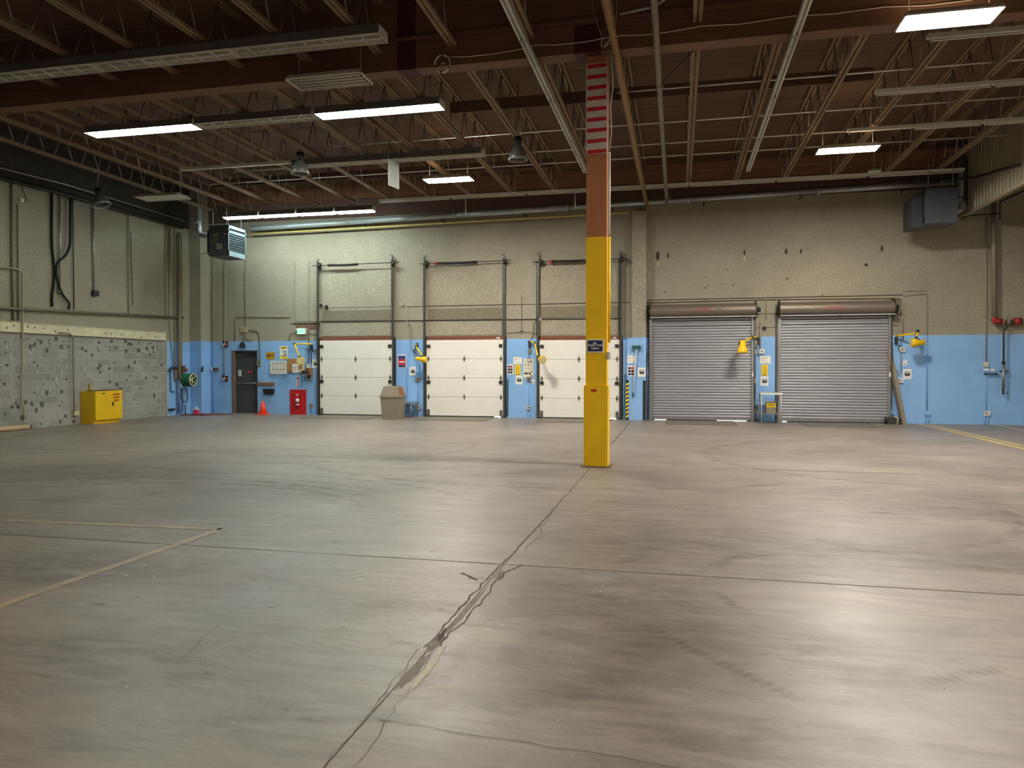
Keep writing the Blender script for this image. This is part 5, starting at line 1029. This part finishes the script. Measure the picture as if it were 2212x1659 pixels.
# ================================================================= things on the left wall
def lc(label, pts, r=.014, m=GREYP, d=.04, cat='conduit', name='conduit', rb=.08, group=None): return conduit(label, pts, r, m, d, L, cat, name, rb, group)
lc('long level pipe along the left wall above the cream lintel', [(-60, 659), (0, 665), (397, 686)], .036, plain('aged_pipe', (118, 110, 92), .5, .2), .10, 'pipe', 'level_pipe')
lc('dark pipe bundle running along the left wall under the roof', [(-40, 374), (120, 415), (395, 492)], .05, DKSTEEL, .12, 'pipe', 'dark_pipe')
lc('slim steel pipe above the dark bundle on the left wall', [(-40, 352), (140, 398), (400, 478)], .025, STEEL, .25, 'pipe', 'steel_pipe')
lc('wide tan riser beside the small white box high on the left wall', [(25, 395), (26, 560), (29, 692)], .028, plain('stucco_riser', (120, 108, 86), .7))
lc('thin riser just past the small white box on the left wall', [(38, 440), (40, 692)], .018, plain('stucco_riser', (120, 108, 86), .7))
lc('bent tan conduit rising from the block wall box to above the lintel', [(-40, 575), (35, 580), (49, 588), (49, 700), (47, 815), (46, 870), (52, 885), (52, 905)], .020, TANP, .09)
lc('silver riser between the two black cables', [(129, 412), (129, 622)], .022, STEEL)
lc('silver riser ending in a black box on the left wall', [(201, 447), (203, 628)], .022, STEEL)
lc('thin dark riser beside the looping black cable', [(157, 430), (160, 668)], .014, DKSTEEL)
lc('thin riser in the middle of the beige left wall', [(277, 462), (278, 680)], .014, GREYP)
lc('hanging pull cord near the middle of the left wall', [(282, 500), (285, 600), (287, 655), (285, 660)], .010, DKSTEEL, cat='cord')
lc('thick black cable hanging straight down the left wall', [(112, 415), (112, 530), (117, 575), (117, 610), (112, 640), (113, 662)], .032, RUB, cat='cable', rb=.3)
lc('thick black cable swinging across the left wall in a loop', [(152, 425), (152, 530), (143, 552), (122, 568), (121, 595), (133, 635), (151, 655), (148, 668)], .032, RUB, .09, cat='cable', rb=.3)
lc('slack dark wire high on the left wall', [(45, 400), (58, 432), (52, 438), (42, 430)], .009, DKSTEEL, cat='wire')
lc('thin conduit from the lintel down the block wall to a pale box', [(127, 719), (148, 719.5), (158, 726), (159, 800), (160, 888)], .018, GREYP, .10)
lc('first thin riser at the end of the block wall', [(358, 487), (358.5, 682)], .014, TANP)
lc('second thin riser bending toward the hose tap', [(366, 492), (366, 700), (372, 760), (374, 800)], .012, GREYP)
lc('third thin riser beside the thick tan standpipe', [(377, 495), (377.5, 800)], .016, TANP)
lc('thick tan standpipe in the left corner of the blue wall', [(388, 502), (388, 760), (387, 822)], .055, plain('tan_standpipe', (128, 114, 92), .5), .14, 'pipe', 'standpipe')
lc('blue grey lower end of the thick standpipe', [(387, 824), (387, 893)], .045, plain('blue_grey_pipe', (96, 124, 160), .5), .12, 'pipe', 'standpipe')
lc('thin riser just past the thick tan standpipe', [(393, 505), (393, 780), (395, 890)], .014, GREYP)
lc('dark bent drain line left of the hose reel', [(368, 797), (368.5, 835), (369, 847), (377, 846)], .016, DKSTEEL, .05, 'pipe', 'dark_pipe')
lc('dark hook of pipe above the drain line', [(366, 802), (368, 795), (378, 794), (386, 797)], .03, DKSTEEL, .1, 'pipe', 'dark_pipe')
lc('black hose loop hanging under the green hose reel', [(392, 838), (391, 858), (396, 868), (402, 869), (406, 862), (403, 842)], .014, RUB, .22, 'hose', 'black_hose', .3)
lc('short dark stub pipe rising from the floor under the hose loop', [(400, 874), (400.5, 896.5)], .02, plain('dark_blue_pipe', (40, 62, 100), .5), .2, 'pipe', 'stub_pipe')
for x0, y0, x1, y1, m, lab, bs in ((39, 428, 46, 438, WHITEP, 'small white box high on the left wall', 0), (197, 627, 209, 640, INK, 'black box at the foot of the silver riser', 0), (122, 622, 133, 634, GREYP, 'grey box at the crossing of the black cables', 0), (155.5, 888, 166, 897, CREAMPL, 'pale box low on the block wall beside the yellow cabinet', .01),
        (46, 897, 52, 905, GREYP, 'grey box at the foot of the bent tan conduit', .01), (374, 797, 381, 820, GREYP, 'grey pump box beside the standpipe', 0), (390, 790, 396, 805, plain('rusty_box', (104, 70, 58), .7), 'rusty control box right beside the standpipe', 0), (398, 796, 402, 802, BRNB, 'small brown box near the corner pilaster', 0), (363, 883, 374, 886, DKSTEEL, 'dark lever low at the end of the block wall', 0)):
    plate('outlet_box', lab, 'electrical box', x0, y0, x1, y1, m, .09, None, bs, L)
conduit('small dark switch on the corner pilaster', [(438, 792), (437, 803)], .03, INK, .52, cat='electrical box', name='outlet_box')
# hose reel
hr = thing('hose_reel', 'green garden hose wound on a wall reel with a cream spoked disc', 'hose reel', (-16.3, 22.1, .95)); X0, X1, Yc, Zc = -16.47, -16.08, 22.1, 1.18
MB().tube([(X0, Yc, Zc), (X1+.02, Yc, Zc)], .07, 12).build('drum', CREAMPL, hr)
for k in range(7): xx = X0+.05+k*.05; MB().tube([(xx+(.012 if i % 2 else 0), Yc+(.19+.006*(k % 3))*math.cos(2*math.pi*i/24), Zc+(.19+.006*(k % 3))*math.sin(2*math.pi*i/24)) for i in range(25)], .027, 8, False).build('hose_turn', GRNH, hr)
MB().tube([(X1, Yc+.2*math.cos(a), Zc+.2*math.sin(a)) for a in [2*math.pi*k/28 for k in range(29)]], .017, 8, False).build('disc_rim', CREAMPL, hr)
for k in range(6): a = math.pi*k/3; MB().tube([(X1, Yc, Zc), (X1, Yc+.2*math.cos(a), Zc+.2*math.sin(a))], .014, 6).build('spoke', CREAMPL, hr)
MB().tube([(X1-.01, Yc, Zc), (X1+.02, Yc, Zc)], .05, 12).build('hub', CREAMPL, hr); MB().tube([(X1, Yc+.03, Zc+.02), (X1+.14, Yc+.03, Zc+.02)], .014, 6).build('crank_handle', INK, hr); MB().tube([(X0+.05, Yc-.2, Zc-.1), (X0+.08, Yc-.22, Zc-.2), (X0+.12, Yc-.18, Zc-.26)], .018, 8).build('hose_end', WHITEP, hr)
# pink jug on a flat board
q = F(420, 897); bd = MB().hexa([(-16.35, 21.75, 0), (-15.35, 21.7, 0), (-14.75, 22.3, 0), (-16.0, 22.42, 0)], [(-16.35, 21.75, .03), (-15.35, 21.7, .03), (-14.75, 22.3, .03), (-16.0, 22.42, .03)]).build('floor_board', plain('dull_red_board', (120, 66, 62), .7)); tag(bd, 'thin dull red board lying on the floor in the left corner', 'board')
jx, jy = B(424, 890, .95).x, YW-.95; jg = thing('fluid_jug', 'clear jug of pink fluid on the dull red floor board', 'jug', (jx, jy, .03))
MB().prism_z([(jx-.08, jy-.055), (jx+.08, jy-.055), (jx+.08, jy+.055), (jx-.08, jy+.055)], .031, .17).build('pink_fluid', PINK, jg)
MB().hexa([(jx-.08, jy-.055, .17), (jx+.08, jy-.055, .17), (jx+.08, jy+.055, .17), (jx-.08, jy+.055, .17)], [(jx-.03, jy-.03, .27), (jx+.03, jy-.03, .27), (jx+.03, jy+.03, .27), (jx-.03, jy+.03, .27)]).build('jug_shoulder', CLEARP, jg)
MB().tube([(jx, jy, .27), (jx, jy, .305)], .022, 10).build('cap', PAPER, jg); MB().bend([(jx+.06, jy-.02, .19), (jx+.085, jy-.02, .25), (jx+.02, jy-.02, .28)], .01, 6, .03).build('handle', CLEARP, jg)
# yellow flammables cabinet
cx0_, cx1_, cya, cyb = XL+.01, -16.02, 17.68, 18.72; ch_ = .93
cb = thing('safety_cabinet', 'yellow steel safety cabinet against the grey block wall', 'cabinet', ((cx0_+cx1_)/2, (cya+cyb)/2, 0))
bx(cx0_, cx1_, cya, cyb, .10, ch_).build('cabinet_body', YELD, cb); bx(cx0_, cx1_-.05, cya, cyb-.06, .0, .10).build('plinth', YELD, cb)
dr = bx(cx1_, cx1_+.018, cya+.01, cyb-.01, .105, ch_-.01).build('door', YELD, cb)
for z in (.115, ch_-.03): bx(cx1_+.018, cx1_+.024, cya+.02, cyb-.02, z, z+.012).build('door_rib', YELD, cb)
yc_ = cya+.63*(cyb-cya); bx(cx1_+.018, cx1_+.032, yc_-.02, yc_+.025, .48, .6).build('paddle_handle', DKSTEEL, dr)
bx(cx1_+.018, cx1_+.02, cya+.24, cya+.38, ch_-.09, ch_-.06).build('maker_label', plain('olive_print', (92, 84, 20), .6), dr)
REDPR = plain('brown_red_print', (150, 62, 14), .6)
for k, (t1_, sz) in enumerate((('FLAMMABLE', .07), ('KEEP FIRE', .07), ('AWAY', .09))):
    text(t1_, sz*.9, (cx1_+.0195, cya+.77*(cyb-cya), ch_-.115-k*.088), dr, REDPR, rot=(math.pi/2, 0, math.pi/2), bold=.004, sx=.8)
bx(cx0_+.1, cx1_-.02, cya+.1, cyb-.12, ch_, ch_+.015).build('black_mat', RUB, cb)
o = bx(XL+.02, XL+.05, 17.98, 18.04, ch_+.016, ch_+.20).build('wooden_stick', plain('yellow_stick', (190, 150, 60), .6)); tag(o, 'short yellow stick standing on the cabinet against the block wall', 'stick')
p0, p1 = Vector((XL+.12, 13.6, 0)), L(62, 922, .12); o = MB().tube([(p0.x-.0, p0.y, .062), (p1.x, p1.y, .062)], .062, 14).build('cardboard_tube', CARD); tag(o, 'long cardboard tube lying on the floor along the block wall', 'tube')
MB().tube([(p1.x, p1.y+.001, .062), (p1.x-.02, p1.y+.06, .062)], .05, 12).build('dark_tube_end', INK, o)
sd = MB().hexa([(4.62, 20.0, 6.50), (4.92, 20.0, 6.50), (4.92, 20.3, 6.50), (4.62, 20.3, 6.50)], [(4.66, 20.04, 6.56), (4.88, 20.04, 6.56), (4.88, 20.26, 6.56), (4.66, 20.26, 6.56)]).build('pale_sensor', plain('pale_green_plastic', (170, 178, 150), .5)); tag(sd, 'pale sensor box fixed to a joist near the ribbed wall', 'sensor')
MB().tube([(4.77, 20.15, 6.56), (4.77, 20.15, ZD-.03)], .01, 6).build('sensor_rod', STEEL, sd)

# lettering becomes plain mesh
bpy.context.view_layer.update(); dg = bpy.context.evaluated_depsgraph_get()
for o in [o for o in S.objects if o.type == 'FONT']:
    me = bpy.data.meshes.new_from_object(o.evaluated_get(dg)); n = bpy.data.objects.new('lettering', me); COL.objects.link(n)
    n.parent = o.parent; n.location = o.location; n.rotation_euler = o.rotation_euler; n.scale = o.scale
    bpy.data.objects.remove(o)
